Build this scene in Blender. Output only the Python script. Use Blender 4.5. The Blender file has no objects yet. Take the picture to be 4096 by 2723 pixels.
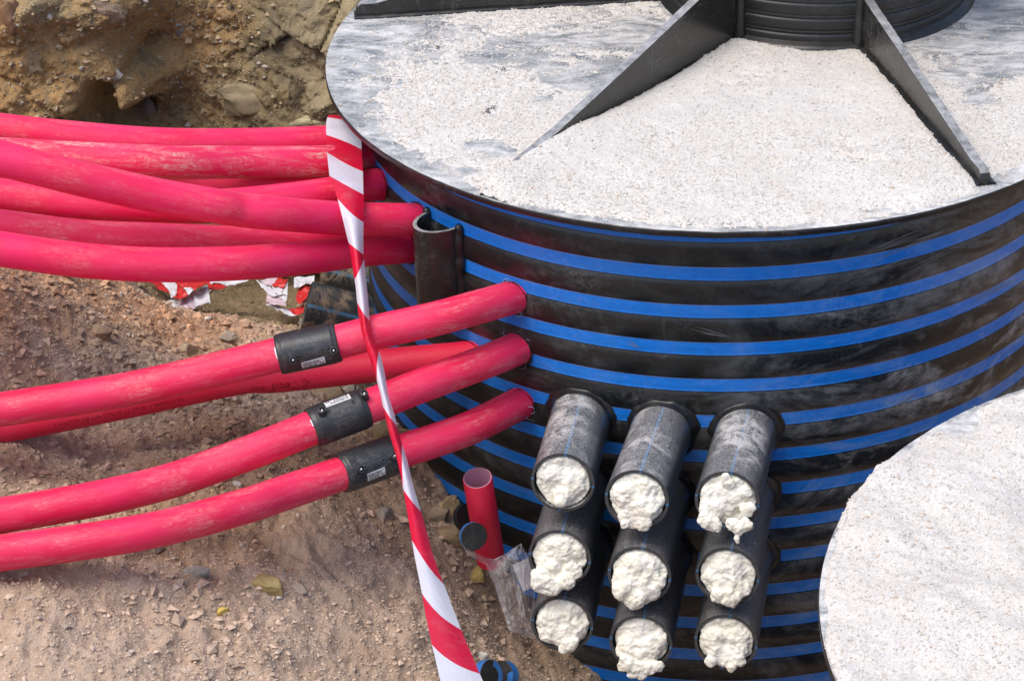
import bpy, bmesh, math, random
import numpy as np
from mathutils import Vector, Matrix
R_ = math.radians
random.seed(7); RNG = np.random.default_rng(11)
sc = bpy.context.scene
COL = sc.collection

# ------------------------------------------------------------------ camera
CAM = np.array([0.0, -4.48104, 1.94679])
YAW, PIT, ROLL, FPX = -0.0983129, 0.5311630, -0.0313001, 9535.3747
cy, sy, cp, sp = math.cos(YAW), math.sin(YAW), math.cos(PIT), math.sin(PIT)
FW = np.array([sy*cp, cy*cp, -sp]); _r = np.array([cy, -sy, 0.0]); _u = np.cross(_r, FW)
RT = math.cos(ROLL)*_r + math.sin(ROLL)*_u; UP = -math.sin(ROLL)*_r + math.cos(ROLL)*_u
cd = bpy.data.cameras.new('camera'); cam = bpy.data.objects.new('camera', cd); COL.objects.link(cam)
cd.sensor_width = 36; cd.lens = FPX/4096*36; cd.clip_start = 0.05; cd.clip_end = 400
M = Matrix([list(RT), list(UP), list(-FW)]).transposed().to_4x4(); M.translation = Vector(CAM)
cam.matrix_world = M; sc.camera = cam

# ------------------------------------------------------------------ world, sun, exposure
SUN_EL, SUN_AZ = R_(64), R_(-140)      # azimuth of the sun seen from the scene, from +x counter-clockwise
w = bpy.data.worlds.new('World'); sc.world = w; w.use_nodes = True
nt = w.node_tree; sky = nt.nodes.new('ShaderNodeTexSky'); sky.sky_type = 'NISHITA'; sky.sun_disc = False
sky.sun_elevation = SUN_EL; sky.sun_rotation = math.pi/2 - SUN_AZ; sky.dust_density = 3.0; sky.air_density = 1.0; sky.ozone_density = .6
nt.links.new(sky.outputs[0], nt.nodes['Background'].inputs[0]); nt.nodes['Background'].inputs[1].default_value = 0.15
sd = bpy.data.lights.new('sun', 'SUN'); so = bpy.data.objects.new('sun', sd); COL.objects.link(so)
sd.energy = 1.0; sd.angle = R_(34.0); sd.color = (1, .95, .89)
sdir = Vector((math.cos(SUN_EL)*math.cos(SUN_AZ), math.cos(SUN_EL)*math.sin(SUN_AZ), math.sin(SUN_EL)))
so.rotation_euler = sdir.to_track_quat('Z', 'Y').to_euler(); so.location = sdir*20
vs = sc.view_settings; vs.view_transform = 'Standard'; vs.look = 'None'; vs.gamma = 1; vs.exposure = 0.79; vs.use_curve_mapping = False

# ------------------------------------------------------------------ helpers: picture point -> place at a stated distance
K = 4096/2359.0
def ray(x, y): return FW + RT*((x*K-2048)/FPX) - UP*((y*K-1361.5)/FPX)
def P(x, y, d): return CAM + ray(x, y)*d
def PZ(x, y, z): d = ray(x, y); return CAM + d*((z-CAM[2])/d[2])
def PY(x, y, yy): d = ray(x, y); return CAM + d*((yy-CAM[1])/d[1])
def nrm(v): v = np.asarray(v, float); return v/np.linalg.norm(v)
def ss(a, b, x): t = np.clip((x-a)/(b-a), 0, 1); return t*t*(3-2*t)

def _hash(ix, iy, iz, s):
    h = (ix.astype(np.int64)*374761393 + iy.astype(np.int64)*668265263 + iz.astype(np.int64)*1274126177 + s*974634777) & 0xFFFFFFFF
    h = ((h ^ (h >> 13))*1274126177) & 0xFFFFFFFF; h = ((h ^ (h >> 16))*2246822519) & 0xFFFFFFFF
    return ((h ^ (h >> 15)) & 0xFFFFFF)/float(0xFFFFFF)
def vn(x, y, z=0.0, s=0):
    x, y, z = np.broadcast_arrays(np.asarray(x, float), np.asarray(y, float), np.asarray(z, float))
    ix, iy, iz = np.floor(x), np.floor(y), np.floor(z); fx, fy, fz = x-ix, y-iy, z-iz
    fx, fy, fz = [f*f*f*(f*(f*6-15)+10) for f in (fx, fy, fz)]
    o = 0
    for a in (0, 1):
        for b in (0, 1):
            for c in (0, 1):
                o = o + _hash(ix+a, iy+b, iz+c, s)*(fx if a else 1-fx)*(fy if b else 1-fy)*(fz if c else 1-fz)
    return o*2-1
def fbm(x, y, z=0.0, oct=5, s=0, gain=.5, lac=2.03):
    o = 0; a = 1; t = 0
    for i in range(oct):
        o = o + a*vn(x, y, z, s+i*17); t += a; a *= gain; x = x*lac+3.1; y = y*lac+1.7; z = z*lac+5.3
    return o/t
def worley(x, y, s=0):
    ix, iy = np.floor(x), np.floor(y); f1 = np.full(x.shape, 9.); f2 = np.full(x.shape, 9.)
    r1 = np.zeros(x.shape); dx1 = np.zeros(x.shape); dy1 = np.zeros(x.shape)
    for a in (-1, 0, 1):
        for b in (-1, 0, 1):
            cx, cy_ = ix+a, iy+b; z = np.zeros_like(cx)
            px = cx+_hash(cx, cy_, z, s); py = cy_+_hash(cx, cy_, z, s+5); d = np.hypot(px-x, py-y)
            n = d < f1; f2 = np.where(n, f1, np.minimum(f2, d)); f1 = np.where(n, d, f1)
            r1 = np.where(n, _hash(cx, cy_, z, s+9), r1); dx1 = np.where(n, x-px, dx1); dy1 = np.where(n, y-py, dy1)
    return f1, f2, r1, dx1, dy1
class RBF:
    def __init__(s, pts, val, sm=0.0):
        s.p = np.array(pts, float); n = len(s.p); D = np.linalg.norm(s.p[:, None]-s.p[None], axis=2)
        A = np.zeros((n+1, n+1)); A[:n, :n] = -D - sm*np.eye(n)*-1; A[:n, n] = 1; A[n, :n] = 1
        s.w = np.linalg.solve(A, np.append(np.array(val, float), 0))
    def __call__(s, x, y):
        o = np.full(np.shape(x), s.w[-1])
        for (px, py), w_ in zip(s.p, s.w[:-1]): o = o - w_*np.sqrt((x-px)**2+(y-py)**2+1e-4)
        return o

def mesh_np(name, V, F, mats, smooth=True, mi=None, uv=None, col=None):
    """F: (n,3|4) array or list of arrays; one mesh."""
    me = bpy.data.meshes.new(name); V = np.asarray(V, float)
    Fs = F if isinstance(F, list) else [F]; Fs = [np.asarray(f) for f in Fs if len(f)]
    nl = sum(f.size for f in Fs); npoly = sum(len(f) for f in Fs)
    me.vertices.add(len(V)); me.vertices.foreach_set('co', V.astype(np.float32).ravel())
    me.loops.add(nl); li = np.concatenate([f.ravel() for f in Fs]).astype(np.int32); me.loops.foreach_set('vertex_index', li)
    me.polygons.add(npoly); st = []; c = 0
    for f in Fs: st.append(c+np.arange(len(f))*f.shape[1]); c += f.size
    me.polygons.foreach_set('loop_start', np.concatenate(st).astype(np.int32))
    if uv is not None:
        ul = me.uv_layers.new(name='UVMap'); ul.data.foreach_set('uv', np.asarray(uv, np.float32)[li].ravel())
    if col is not None:
        at = me.color_attributes.new('tint', 'FLOAT_COLOR', 'POINT'); c4 = np.ones((len(V), 4), np.float32); c4[:, :3] = col
        at.data.foreach_set('color', c4.ravel())
    me.update(calc_edges=True); me.validate()
    for m in (mats if isinstance(mats, (list, tuple)) else [mats]): me.materials.append(m)
    if mi is not None: me.polygons.foreach_set('material_index', np.asarray(mi, np.int32))
    me.polygons.foreach_set('use_smooth', np.full(len(me.polygons), smooth))
    return me
def obj(name, me, parent=None):
    o = bpy.data.objects.new(name, me); COL.objects.link(o)
    if parent is not None: o.parent = parent; o.matrix_parent_inverse = parent.matrix_basis.inverted() if parent.matrix_basis != Matrix() else Matrix()
    return o
def tag(o, label=None, cat=None, group=None, kind=None):
    if label: o['label'] = label
    if cat: o['category'] = cat
    if group: o['group'] = group
    if kind: o['kind'] = kind
    return o
def empty(name, loc, label, cat, group=None):
    o = bpy.data.objects.new(name, None); COL.objects.link(o); o.location = Vector([float(a) for a in loc]); o.empty_display_size = .05
    return tag(o, label, cat, group)
def gridF(n, m, wrap=False):
    i = np.arange(n-1)[:, None]; j = np.arange(m if wrap else m-1)[None]; j2 = (j+1) % m
    return np.stack([i*m+j, (i+1)*m+j, (i+1)*m+j2, i*m+j2], -1).reshape(-1, 4)
def revolve(prof, nseg=160, cen=(0, 0, 0), axis=None):
    """prof list of (r, h); closed surface of revolution about axis"""
    prof = np.array(prof, float); th = np.linspace(0, 2*np.pi, nseg, endpoint=False)
    ax = nrm(axis if axis is not None else (0, 0, 1)); a = nrm(np.cross(ax, (0, 0, 1) if abs(ax[2]) < .9 else (1, 0, 0))); b = np.cross(ax, a)
    C_ = np.cos(th)[None, :, None]*a + np.sin(th)[None, :, None]*b
    V = np.array(cen) + prof[:, 0][:, None, None]*C_ + prof[:, 1][:, None, None]*ax
    return V.reshape(-1, 3), gridF(len(prof), nseg, True)
def catmull(p, n):
    p = np.array(p, float); q = np.vstack([2*p[0]-p[1], p, 2*p[-1]-p[-2]])
    out = []; seg = len(p)-1
    kn = [0]
    for i in range(seg): kn.append(kn[-1]+np.linalg.norm(p[i+1]-p[i])**.5)
    for t in np.linspace(0, kn[-1], n):
        i = min(np.searchsorted(kn, t, 'right')-1, seg-1); u = (t-kn[i])/(kn[i+1]-kn[i]); a, b, c, d = q[i:i+4]
        out.append(.5*((2*b)+(c-a)*u+(2*a-5*b+4*c-d)*u*u+(3*b-a-3*c+d)*u**3))
    out = np.array(out)
    for _ in range(3): out[1:-1] = .25*out[:-2]+.5*out[1:-1]+.25*out[2:]
    return out
def frames(path):
    t = np.gradient(path, axis=0); t /= np.linalg.norm(t, axis=1)[:, None]
    n1 = np.cross(np.array([0, 0, 1.]), t); n1 /= np.linalg.norm(n1, axis=1)[:, None]; n2 = np.cross(t, n1)
    s = np.concatenate([[0], np.cumsum(np.linalg.norm(np.diff(path, axis=0), axis=1))])
    return t, n1, n2, s
def tube(name, path, r, mat, nseg=48, wall=0.004, open0=False, open1=False, rfun=None):
    """a pipe with wall thickness; seam of the uv lies underneath"""
    path = np.asarray(path); t, n1, n2, s = frames(path); rr = np.full(len(path), r) if rfun is None else rfun(s)
    th = np.linspace(-np.pi/2, 1.5*np.pi, nseg+1)
    V = path[:, None] + rr[:, None, None]*(np.cos(th)[None, :, None]*n1[:, None]+np.sin(th)[None, :, None]*n2[:, None])
    uv = np.stack(np.broadcast_arrays(s[:, None], th[None]*r), -1)
    n, m = len(path), nseg+1; Vs = [V.reshape(-1, 3)]; U = [uv.reshape(-1, 2)]; F = [gridF(n, m)[:, ::-1]]
    Vi = path[:, None] + (rr-wall)[:, None, None]*(np.cos(th)[None, :, None]*n1[:, None]+np.sin(th)[None, :, None]*n2[:, None])
    Vs.append(Vi.reshape(-1, 3)); U.append(uv.reshape(-1, 2)); F.append(gridF(n, m)+n*m)
    for k in (0, n-1):
        a = k*m+np.arange(m-1); q = np.stack([a, a+1, a+1+n*m, a+n*m], -1); F.append(q if k else q[:, ::-1])
    me = mesh_np(name, np.vstack(Vs), np.vstack(F), mat, True, uv=np.vstack(U))
    return me
def add_edge_sharp(me, ang=40):
    try: me.set_sharp_from_angle(angle=R_(ang))
    except Exception: pass
def plainbox(c, ax, ay, az):
    c, ax, ay, az = map(np.asarray, (c, ax, ay, az)); V = [c+i*ax+j*ay+k*az for i in (-1, 1) for j in (-1, 1) for k in (-1, 1)]
    return np.array(V), np.array([[0, 1, 3, 2], [4, 6, 7, 5], [0, 4, 5, 1], [2, 3, 7, 6], [0, 2, 6, 4], [1, 5, 7, 3]])
def join(parts):
    V = []; F4 = []; F3 = []; o = 0
    for v, f in parts:
        V.append(v); f = np.asarray(f)+o; (F4 if f.shape[1] == 4 else F3).append(f); o += len(v)
    return np.vstack(V), [np.vstack(x) for x in (F4, F3) if x]

# ------------------------------------------------------------------ materials
class NT:
    def __init__(s, name):
        s.m = bpy.data.materials.new(name); s.m.use_nodes = True; s.t = s.m.node_tree; s.b = s.t.nodes['Principled BSDF']
    def n(s, typ, **kw):
        x = s.t.nodes.new('ShaderNode'+typ)
        for k, v in kw.items():
            if k.startswith('_'): setattr(x, k[1:], v)
            else: x.inputs[k.replace('__', ' ')].default_value = v
        return x
    def l(s, a, b): s.t.links.new(a, b); return a
    def coord(s, kind='Object', scale=(1, 1, 1)):
        tc = s.n('TexCoord'); mp = s.n('Mapping'); mp.inputs['Scale'].default_value = scale; s.l(tc.outputs[kind], mp.inputs[0]); return mp.outputs[0]
    def noise(s, co, scale, detail=6, rough=.6, dist=0.0):
        x = s.n('TexNoise', Scale=scale, Detail=detail, Roughness=rough, Distortion=dist); s.l(co, x.inputs['Vector']); return x.outputs['Fac']
    def vor(s, co, scale, feat='F1', out='Distance'):
        x = s.n('TexVoronoi', Scale=scale); x.feature = feat; s.l(co, x.inputs['Vector']); return x.outputs[out]
    def ramp(s, fac, stops, interp='LINEAR'):
        x = s.n('ValToRGB'); s.l(fac, x.inputs[0]); e = x.color_ramp.elements; x.color_ramp.interpolation = interp
        while len(e) < len(stops): e.new(.5)
        for i, (p, c) in enumerate(stops):
            e[i].position = p; e[i].color = (c, c, c, 1) if isinstance(c, (int, float)) else (*c, 1)
        return x.outputs[0]
    def mix(s, f, a, b, mode='MIX'):
        x = s.n('Mix'); x.data_type = 'RGBA'; x.blend_type = mode
        if isinstance(f, (int, float)): x.inputs[0].default_value = f
        else: s.l(f, x.inputs[0])
        for i, v in ((6, a), (7, b)):
            if isinstance(v, tuple): x.inputs[i].default_value = (*v, 1)
            else: s.l(v, x.inputs[i])
        return x.outputs[2]
    def math(s, op, a, b=0.0, clamp=False):
        x = s.n('Math'); x.operation = op; x.use_clamp = clamp
        for i, v in ((0, a), (1, b)):
            if isinstance(v, (int, float)): x.inputs[i].default_value = v
            else: s.l(v, x.inputs[i])
        return x.outputs[0]
    def bump(s, h, st=.5, dist=.002, prev=None):
        x = s.n('Bump', Strength=st, Distance=dist); s.l(h, x.inputs['Height'])
        if prev is not None: s.l(prev, x.inputs['Normal'])
        return x.outputs[0]
    def out(s, col=None, rough=None, normal=None, **kw):
        for nm, v in (('Base Color', col), ('Roughness', rough), ('Normal', normal)):
            if v is None: continue
            if isinstance(v, tuple): s.b.inputs[nm].default_value = (*v, 1)
            elif isinstance(v, (int, float)): s.b.inputs[nm].default_value = v
            else: s.l(v, s.b.inputs[nm])
        for k, v in kw.items(): s.b.inputs[k.replace('__', ' ')].default_value = v
        return s.m

def mat_black(name, base=(.012, .012, .012), dust=.5, dcol=(.32, .32, .31), rough=.34, scale=1.0):
    s = NT(name); co = s.coord()
    big = s.noise(co, 5*scale, 5, .65, .4); fine = s.noise(co, 60*scale, 8, .75, .6); spk = s.vor(co, 260*scale)
    streak = s.noise(s.coord(scale=(1, 1, .22)), 28*scale, 7, .7, 1.2)
    a = s.ramp(big, [(.50, 0), (.72, 1)]); b = s.ramp(fine, [(.45, 0), (.75, 1)])
    c = s.ramp(streak, [(.58, 0), (.80, 1)]); d = s.ramp(spk, [(.10, 1), (.22, 0)]); sp2 = s.math('MULTIPLY', d, s.ramp(s.noise(co, 16*scale, 4), [(.5, 0), (.62, .8)]))
    f = s.math('ADD', s.math('MULTIPLY', s.math('MULTIPLY', a, b), .7), s.math('ADD', s.math('MULTIPLY', c, .35), sp2), True)
    f = s.math('MULTIPLY', f, dust, True)
    col = s.mix(f, base, dcol); ro = s.math('ADD', s.math('MULTIPLY', f, .5), rough, True)
    return s, f, col, ro, co
def simple_black(name, **kw):
    s, f, col, ro, co = mat_black(name, **kw); return s.out(col, ro, s.bump(s.noise(co, 35, 5), .15, .002))
M_black = simple_black('black_plastic', dust=.55, base=(.016, .017, .017))
def mat_gusset():
    s, f, col, ro, co = mat_black('gusset_plastic', dust=.55, base=(.022, .021, .018), rough=.24)
    g = s.n('NewGeometry'); sz = s.n('SeparateXYZ'); s.l(g.outputs['Normal'], sz.inputs[0]); up = s.math('MULTIPLY', s.ramp(sz.outputs[2], [(.5, 0), (.85, 1)]), s.ramp(s.noise(co, 45, 6, .7), [(.3, .15), (.62, .85)]))
    c = s.mix(up, col, (.42, .42, .42)); sc2 = s.noise(s.coord(scale=(3, 3, 30)), 6, 6, .75, 1.5); c = s.mix(s.ramp(sc2, [(.62, 0), (.70, .45)]), c, (.34, .34, .33))
    return s.out(c, s.math('ADD', ro, s.math('MULTIPLY', up, .4), True), s.bump(s.noise(co, 35, 5), .12, .002))
M_gusset = mat_gusset()
M_coupler = simple_black('coupler_plastic', dust=.75, base=(.024, .027, .030), rough=.42, dcol=(.42, .38, .34), scale=2)
M_dull = simple_black('dull_black_plastic', dust=.5, base=(.014, .015, .015), rough=.62)
M_chan = simple_black('scuffed_channel_plastic', dust=1.0, base=(.03, .03, .032), dcol=(.24, .24, .25), rough=.3, scale=1.6)
def mat_muddy():
    s = NT('muddy_black_pipe'); co = s.coord(); uv = s.n('TexCoord').outputs['UV']; sep = s.n('SeparateXYZ'); s.l(uv, sep.inputs[0])
    st = s.math('LESS_THAN', s.math('ABSOLUTE', s.math('SUBTRACT', sep.outputs[1], .135)), .0035); c = s.mix(st, (.030, .036, .038), (.05, .17, .28))
    m = s.ramp(s.noise(co, 17, 8, .72, .8), [(.50, 0), (.60, .9)]); sp = s.ramp(s.vor(co, 120), [(.12, .8), (.24, 0)])
    f = s.math('ADD', m, s.math('MULTIPLY', sp, s.ramp(s.noise(co, 20, 4), [(.4, 0), (.6, 1)])), True); c = s.mix(f, c, (.30, .225, .14))
    return s.out(c, s.math('ADD', s.math('MULTIPLY', f, .4), .45, True), s.bump(f, .6, .004))
M_muddy = mat_muddy()
M_collar = simple_black('weld_plastic', dust=.35, base=(.012, .012, .012), rough=.36)

def mat_wall():
    """wound pipe wall: black bands with flush blue stripes; uv.y counts the turns"""
    s, f, col, ro, co = mat_black('striped_pipe_wall', base=(.0085, .0100, .0102), dust=.55, dcol=(.27, .27, .26), rough=.30)
    uv = s.n('TexCoord').outputs['UV']; sep = s.n('SeparateXYZ'); s.l(uv, sep.inputs[0])
    # dried mud wiped over the right hand flank
    sm = s.ramp(s.noise(s.coord('UV', (3.2, .55, 1)), 1, 9, .72, 1.6), [(.45, 0), (.60, 1)]); sm = s.math('MULTIPLY', sm, s.ramp(s.noise(s.coord('UV', (14, 1.6, 1)), 1, 7, .75, .8), [(.36, .1), (.6, 1)]))
    zone = s.math('MULTIPLY', s.ramp(s.math('ADD', sep.outputs[0], 1.2), [(.05, .14), (.6, 1)]), s.ramp(s.math('MULTIPLY', s.math('SUBTRACT', sep.outputs[1], 20), .1), [(.15, .35), (.45, 1)]))
    f = s.math('ADD', f, s.math('MULTIPLY', s.math('MULTIPLY', sm, zone), 1.2), True); col = s.mix(f, (.0085, .0100, .0102), (.30, .31, .31))
    wob = s.math('MULTIPLY', s.math('SUBTRACT', s.noise(s.coord('UV', (30, 2, 1)), 1, 3), .5), .012)
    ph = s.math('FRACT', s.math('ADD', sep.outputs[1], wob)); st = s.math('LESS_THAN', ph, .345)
    edge = s.math('MULTIPLY', s.math('GREATER_THAN', ph, .345), s.math('LESS_THAN', ph, .362))
    blue = s.mix(s.ramp(s.noise(s.coord('UV', (60, 8, 1)), 1, 6), [(.3, 0), (.7, 1)]), (.001, .155, .58), (.004, .20, .72))
    blue = s.mix(s.math('MULTIPLY', f, .8, True), blue, (.36, .44, .56))
    lip = s.math('MULTIPLY', s.math('LESS_THAN', ph, .022), s.ramp(s.noise(s.coord('UV', (9, 1, 1)), 1, 5, .7), [(.35, .15), (.65, .75)])); blue = s.mix(lip, blue, (.28, .36, .55)); c2 = s.mix(st, col, blue); c2 = s.mix(edge, c2, (.002, .003, .006))  # pale line paints a highlight into the upper edge of each blue stripe
    # fine extrusion lines running round the wall
    ln = s.noise(s.coord('UV', (.6, 30, 1)), 1, 4, .8)
    return s.out(c2, s.math('ADD', ro, s.math('MULTIPLY', st, .12)), s.bump(ln, .12, .0012))
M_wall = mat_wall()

def mat_lid():
    """grey scuffed plastic deck, dusted white in streaks"""
    s = NT('dusty_grey_deck'); co = s.coord()
    st = s.noise(s.coord(scale=(1, 2.3, 1)), 9, 9, .72, 1.0); fi = s.noise(co, 70, 8, .75); sp = s.vor(co, 330); big = s.noise(co, 3.4, 6)
    f = s.math('ADD', s.ramp(st, [(.40, .06), (.60, .85)]), s.math('MULTIPLY', s.ramp(fi, [(.45, 0), (.7, 1)]), .25), True)
    f = s.math('MULTIPLY', f, s.ramp(big, [(.36, .45), (.56, 1)]), True)
    sy_ = s.n('SeparateXYZ'); s.l(co, sy_.inputs[0]); f = s.math('ADD', f, s.math('MULTIPLY', s.ramp(s.math('MULTIPLY', sy_.outputs[1], -1.0), [(.1, 0), (.6, .20)]), s.ramp(fi, [(.35, .3), (.6, 1)])), True)
    f = s.math('ADD', f, s.math('MULTIPLY', s.ramp(sp, [(.16, 1), (.30, 0)]), s.ramp(s.noise(co, 14, 5), [(.44, 0), (.56, 1)])), True)
    c = s.mix(f, (.105, .118, .125), (.62, .605, .58)); c = s.mix(s.ramp(s.noise(co, 11, 5), [(.6, 0), (.75, .5)]), c, (.52, .43, .33))
    return s.out(c, s.math('ADD', s.math('MULTIPLY', f, .4), .38, True), s.bump(fi, .15, .001))
M_lid = mat_lid()
def mat_lidrim():
    s, f, col, ro, co = mat_black('lid_rim_plastic', base=(.014, .013, .013), dust=.8, dcol=(.22, .2, .19), rough=.3); return s.out(col, ro)
M_rim = mat_lidrim()

def mat_sand():
    s = NT('white_limestone_grit'); co = s.coord()
    v = s.vor(co, 300, out='Color'); vd = s.vor(co, 300); v2 = s.vor(co, 150); n = s.noise(co, 7, 6, .6); n2 = s.noise(co, 40, 6, .7)
    c = s.mix(s.ramp(n, [(.35, 0), (.65, 1)]), (.635, .605, .545), (.565, .52, .45))
    bw = s.n('RGBToBW'); s.l(v, bw.inputs[0]); c = s.mix(s.ramp(bw.outputs[0], [(.2, 0), (.8, .6)]), c, (.68, .665, .64))
    c = s.mix(s.ramp(vd, [(.38, 0), (.68, .26)]), c, (.36, .33, .29))
    c = s.mix(s.ramp(s.noise(co, 3.2, 6, .65, 1.2), [(.50, 0), (.66, .38)]), c, (.46, .455, .45))
    c = s.mix(s.ramp(s.noise(co, 13, 5, .6, .5), [(.64, 0), (.74, .45)]), c, (.56, .42, .31))
    b = s.bump(vd, .55, .0018); b = s.bump(v2, .35, .002, b); b = s.bump(n2, .5, .003, b)
    return s.out(c, .92, b)
M_sand = mat_sand()
def mat_grain(name, rough=.85, bump=True):
    s = NT(name); a = s.n('Attribute'); a.attribute_name = 'tint'; co = s.coord()
    c = s.mix(s.ramp(s.noise(co, 220, 4), [(.3, 0), (.7, .35)]), a.outputs['Color'], (.2, .15, .1), 'MULTIPLY')
    return s.out(c, rough, s.bump(s.noise(co, 300, 5, .7), .4, .001) if bump else None)
M_grain = mat_grain('loose_grains')

def mat_soil(name, wall=False):
    s = NT(name); co = s.coord(); a = s.n('Attribute'); a.attribute_name = 'tint'
    if wall: pass
    n1 = s.noise(co, 6, 8, .65, .5); n2 = s.noise(co, 38, 9, .72); n3 = s.noise(co, 170, 6, .7); v = s.vor(co, 130); v2 = s.vor(co, 45, 'DISTANCE_TO_EDGE')
    c = s.mix(s.ramp(n2, [(.32, 0), (.68, 1)]), a.outputs['Color'], (.72, .66, .60), 'MULTIPLY')
    c = s.mix(s.ramp(n1, [(.5, 0), (.72, .5)]), c, (.38, .25, .15) if not wall else (.34, .25, .10))
    c = s.mix(s.ramp(s.noise(co, 90, 5, .8), [(.60, 0), (.72, .7)]), c, (.52, .44, .34) if not wall else (.36, .31, .2))
    if wall:
        c = s.mix(s.ramp(s.noise(co, 4.2, 7, .7, 1.5), [(.56, 0), (.62, .55)]), c, (.13, .115, .085))
    b = s.bump(v, .5, .003); b = s.bump(n3, .6, .003, b); b = s.bump(n2, .8, .012, b)
    return s.out(c, .93, b)
M_soil = mat_soil('excavated_soil'); M_rockface = mat_soil('quarried_rock_face', True)
M_rock = mat_grain('stone'); M_soilcrumb = mat_grain('soil_crumb', .95)

def mat_red(name, base=(.84, .004, .100), dust=.55, deep=(.76, .002, .040), cov=.78):
    s = NT(name); uv = s.coord('UV', (1, 1, 1)); lon = s.coord('UV', (5, 26, 1)); co = s.coord()
    n1 = s.noise(lon, 2.0, 8, .72, .6); n2 = s.noise(s.coord('UV', (1, 2.2, 1)), 85, 9, .85, 1.2); n3 = s.noise(uv, 7, 4, .5); sc_ = s.noise(s.coord('UV', (22, 260, 1)), 1, 4, .7, .3)
    f = s.math('MULTIPLY', s.ramp(n1, [(.46, 0), (.66, 1)]), s.ramp(n2, [(.44, .05), (.60, 1)])); f = s.math('MULTIPLY', f, s.ramp(n3, [(.38, .2), (.62, 1)]))
    haze = s.ramp(s.noise(co, 9, 5, .6), [(.35, .03), (.75, .18)])
    c = s.mix(s.ramp(n3, [(.3, 0), (.7, 1)]), base, deep); c = s.mix(haze, c, (.82, .12, .27))
    f2 = s.math('MULTIPLY', s.ramp(sc_, [(.68, 0), (.74, 1)]), s.ramp(s.noise(uv, 20, 5), [(.5, 0), (.62, .7)]))
    f = s.math('MULTIPLY', s.math('ADD', f, f2, True), dust, True)
    sp = s.math('MULTIPLY', s.ramp(s.vor(uv, 190), [(.07, 1), (.16, 0)]), s.ramp(s.noise(uv, 24, 5), [(.5, 0), (.62, .7)])); f = s.math('ADD', f, s.math('MULTIPLY', sp, dust), True); c = s.mix(s.math('MULTIPLY', f, cov), c, (.80, .42, .40) if cov < .9 else (.74, .52, .42)); ro = s.math('ADD', s.math('MULTIPLY', f, .25), .56, True)
    return s.out(c, ro, s.bump(s.noise(s.coord('UV', (10, 130, 1)), 1, 5, .7), .12, .001))
M_red = mat_red('pink_red_conduit'); M_red_dusty = mat_red('dusty_pink_conduit', (.78, .010, .090), .9, (.70, .005, .045))
M_red_scuff = mat_red('scuffed_pink_conduit', (.80, .008, .090), 1.6, (.72, .005, .045), 1.0)
M_red_clean = mat_red('clean_red_conduit', (.72, .003, .040), .22, (.66, .003, .036))

def mat_pipe(nm='frosted_black_pipe', gk=.60, pk=.58):
    s, f, col, ro, co = mat_black(nm, base=(.036, .039, .042), dust=.0)
    uv = s.n('TexCoord').outputs['UV']; sep = s.n('SeparateXYZ'); s.l(uv, sep.inputs[0]); oi = s.n('ObjectInfo')
    tc = s.coord(); add = s.n('VectorMath'); add.operation = 'ADD'; s.l(tc, add.inputs[0]); cmb = s.n('CombineXYZ'); s.l(s.math('MULTIPLY', oi.outputs['Random'], 3), cmb.inputs[0]); s.l(cmb.outputs[0], add.inputs[1]); cc = add.outputs[0]
    top = s.n('NewGeometry'); sz = s.n('SeparateXYZ'); s.l(top.outputs['Normal'], sz.inputs[0])     # powder settles where the pipe faces up
    up = s.ramp(sz.outputs[2], [(.35, 0), (.85, 1)])
    fine = s.noise(cc, 420, 5, .8); g = s.ramp(fine, [(.46, 0), (.62, 1)]); g = s.math('MULTIPLY', g, s.math('ADD', s.math('MULTIPLY', up, gk), .10))
    pat = s.ramp(s.noise(cc, 26, 9, .75, .6), [(pk, 0), (pk+.14, 1)]); pat = s.math('MULTIPLY', s.math('MULTIPLY', pat, up), s.ramp(s.noise(cc, 7, 3), [(.40, 0), (.55, .9)]))
    fil = s.math('ADD', g, pat, True)
    st = s.math('LESS_THAN', s.math('ABSOLUTE', s.math('SUBTRACT', s.math('FRACT', s.math('ADD', s.math('MULTIPLY', sep.outputs[1], 4/(2*math.pi*.0568)), .56)), .5)), .024)
    c = s.mix(st, col, (.03, .13, .27)); c = s.mix(fil, c, (.52, .51, .49))
    return s.out(c, s.math('ADD', s.math('MULTIPLY', fil, .4), .33, True), s.bump(fine, .25, .0008))
M_pipe = mat_pipe(); M_pipe_dusty = mat_pipe('powdered_black_pipe', .80, .44)
def mat_foam():
    s = NT('expanding_foam'); co = s.coord(); oi = s.n('ObjectInfo')
    c = s.mix(s.ramp(s.noise(co, 22, 6, .7), [(.4, 0), (.7, 1)]), (.84, .83, .74), (.82, .79, .64))
    c = s.mix(s.math('MULTIPLY', s.ramp(s.noise(co, 14, 6, .7), [(.5, 0), (.65, .8)]), s.ramp(oi.outputs['Random'], [(.35, .1), (.75, 1)])), c, (.62, .50, .38))
    b = s.bump(s.noise(co, 190, 8, .8), .5, .002); m = s.out(c, .62, b); s.b.inputs['Subsurface Weight'].default_value = .25
    s.b.inputs['Subsurface Radius'].default_value = (.01, .009, .007); s.b.inputs['Subsurface Scale'].default_value = .4
    return m
M_foam = mat_foam()
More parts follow.
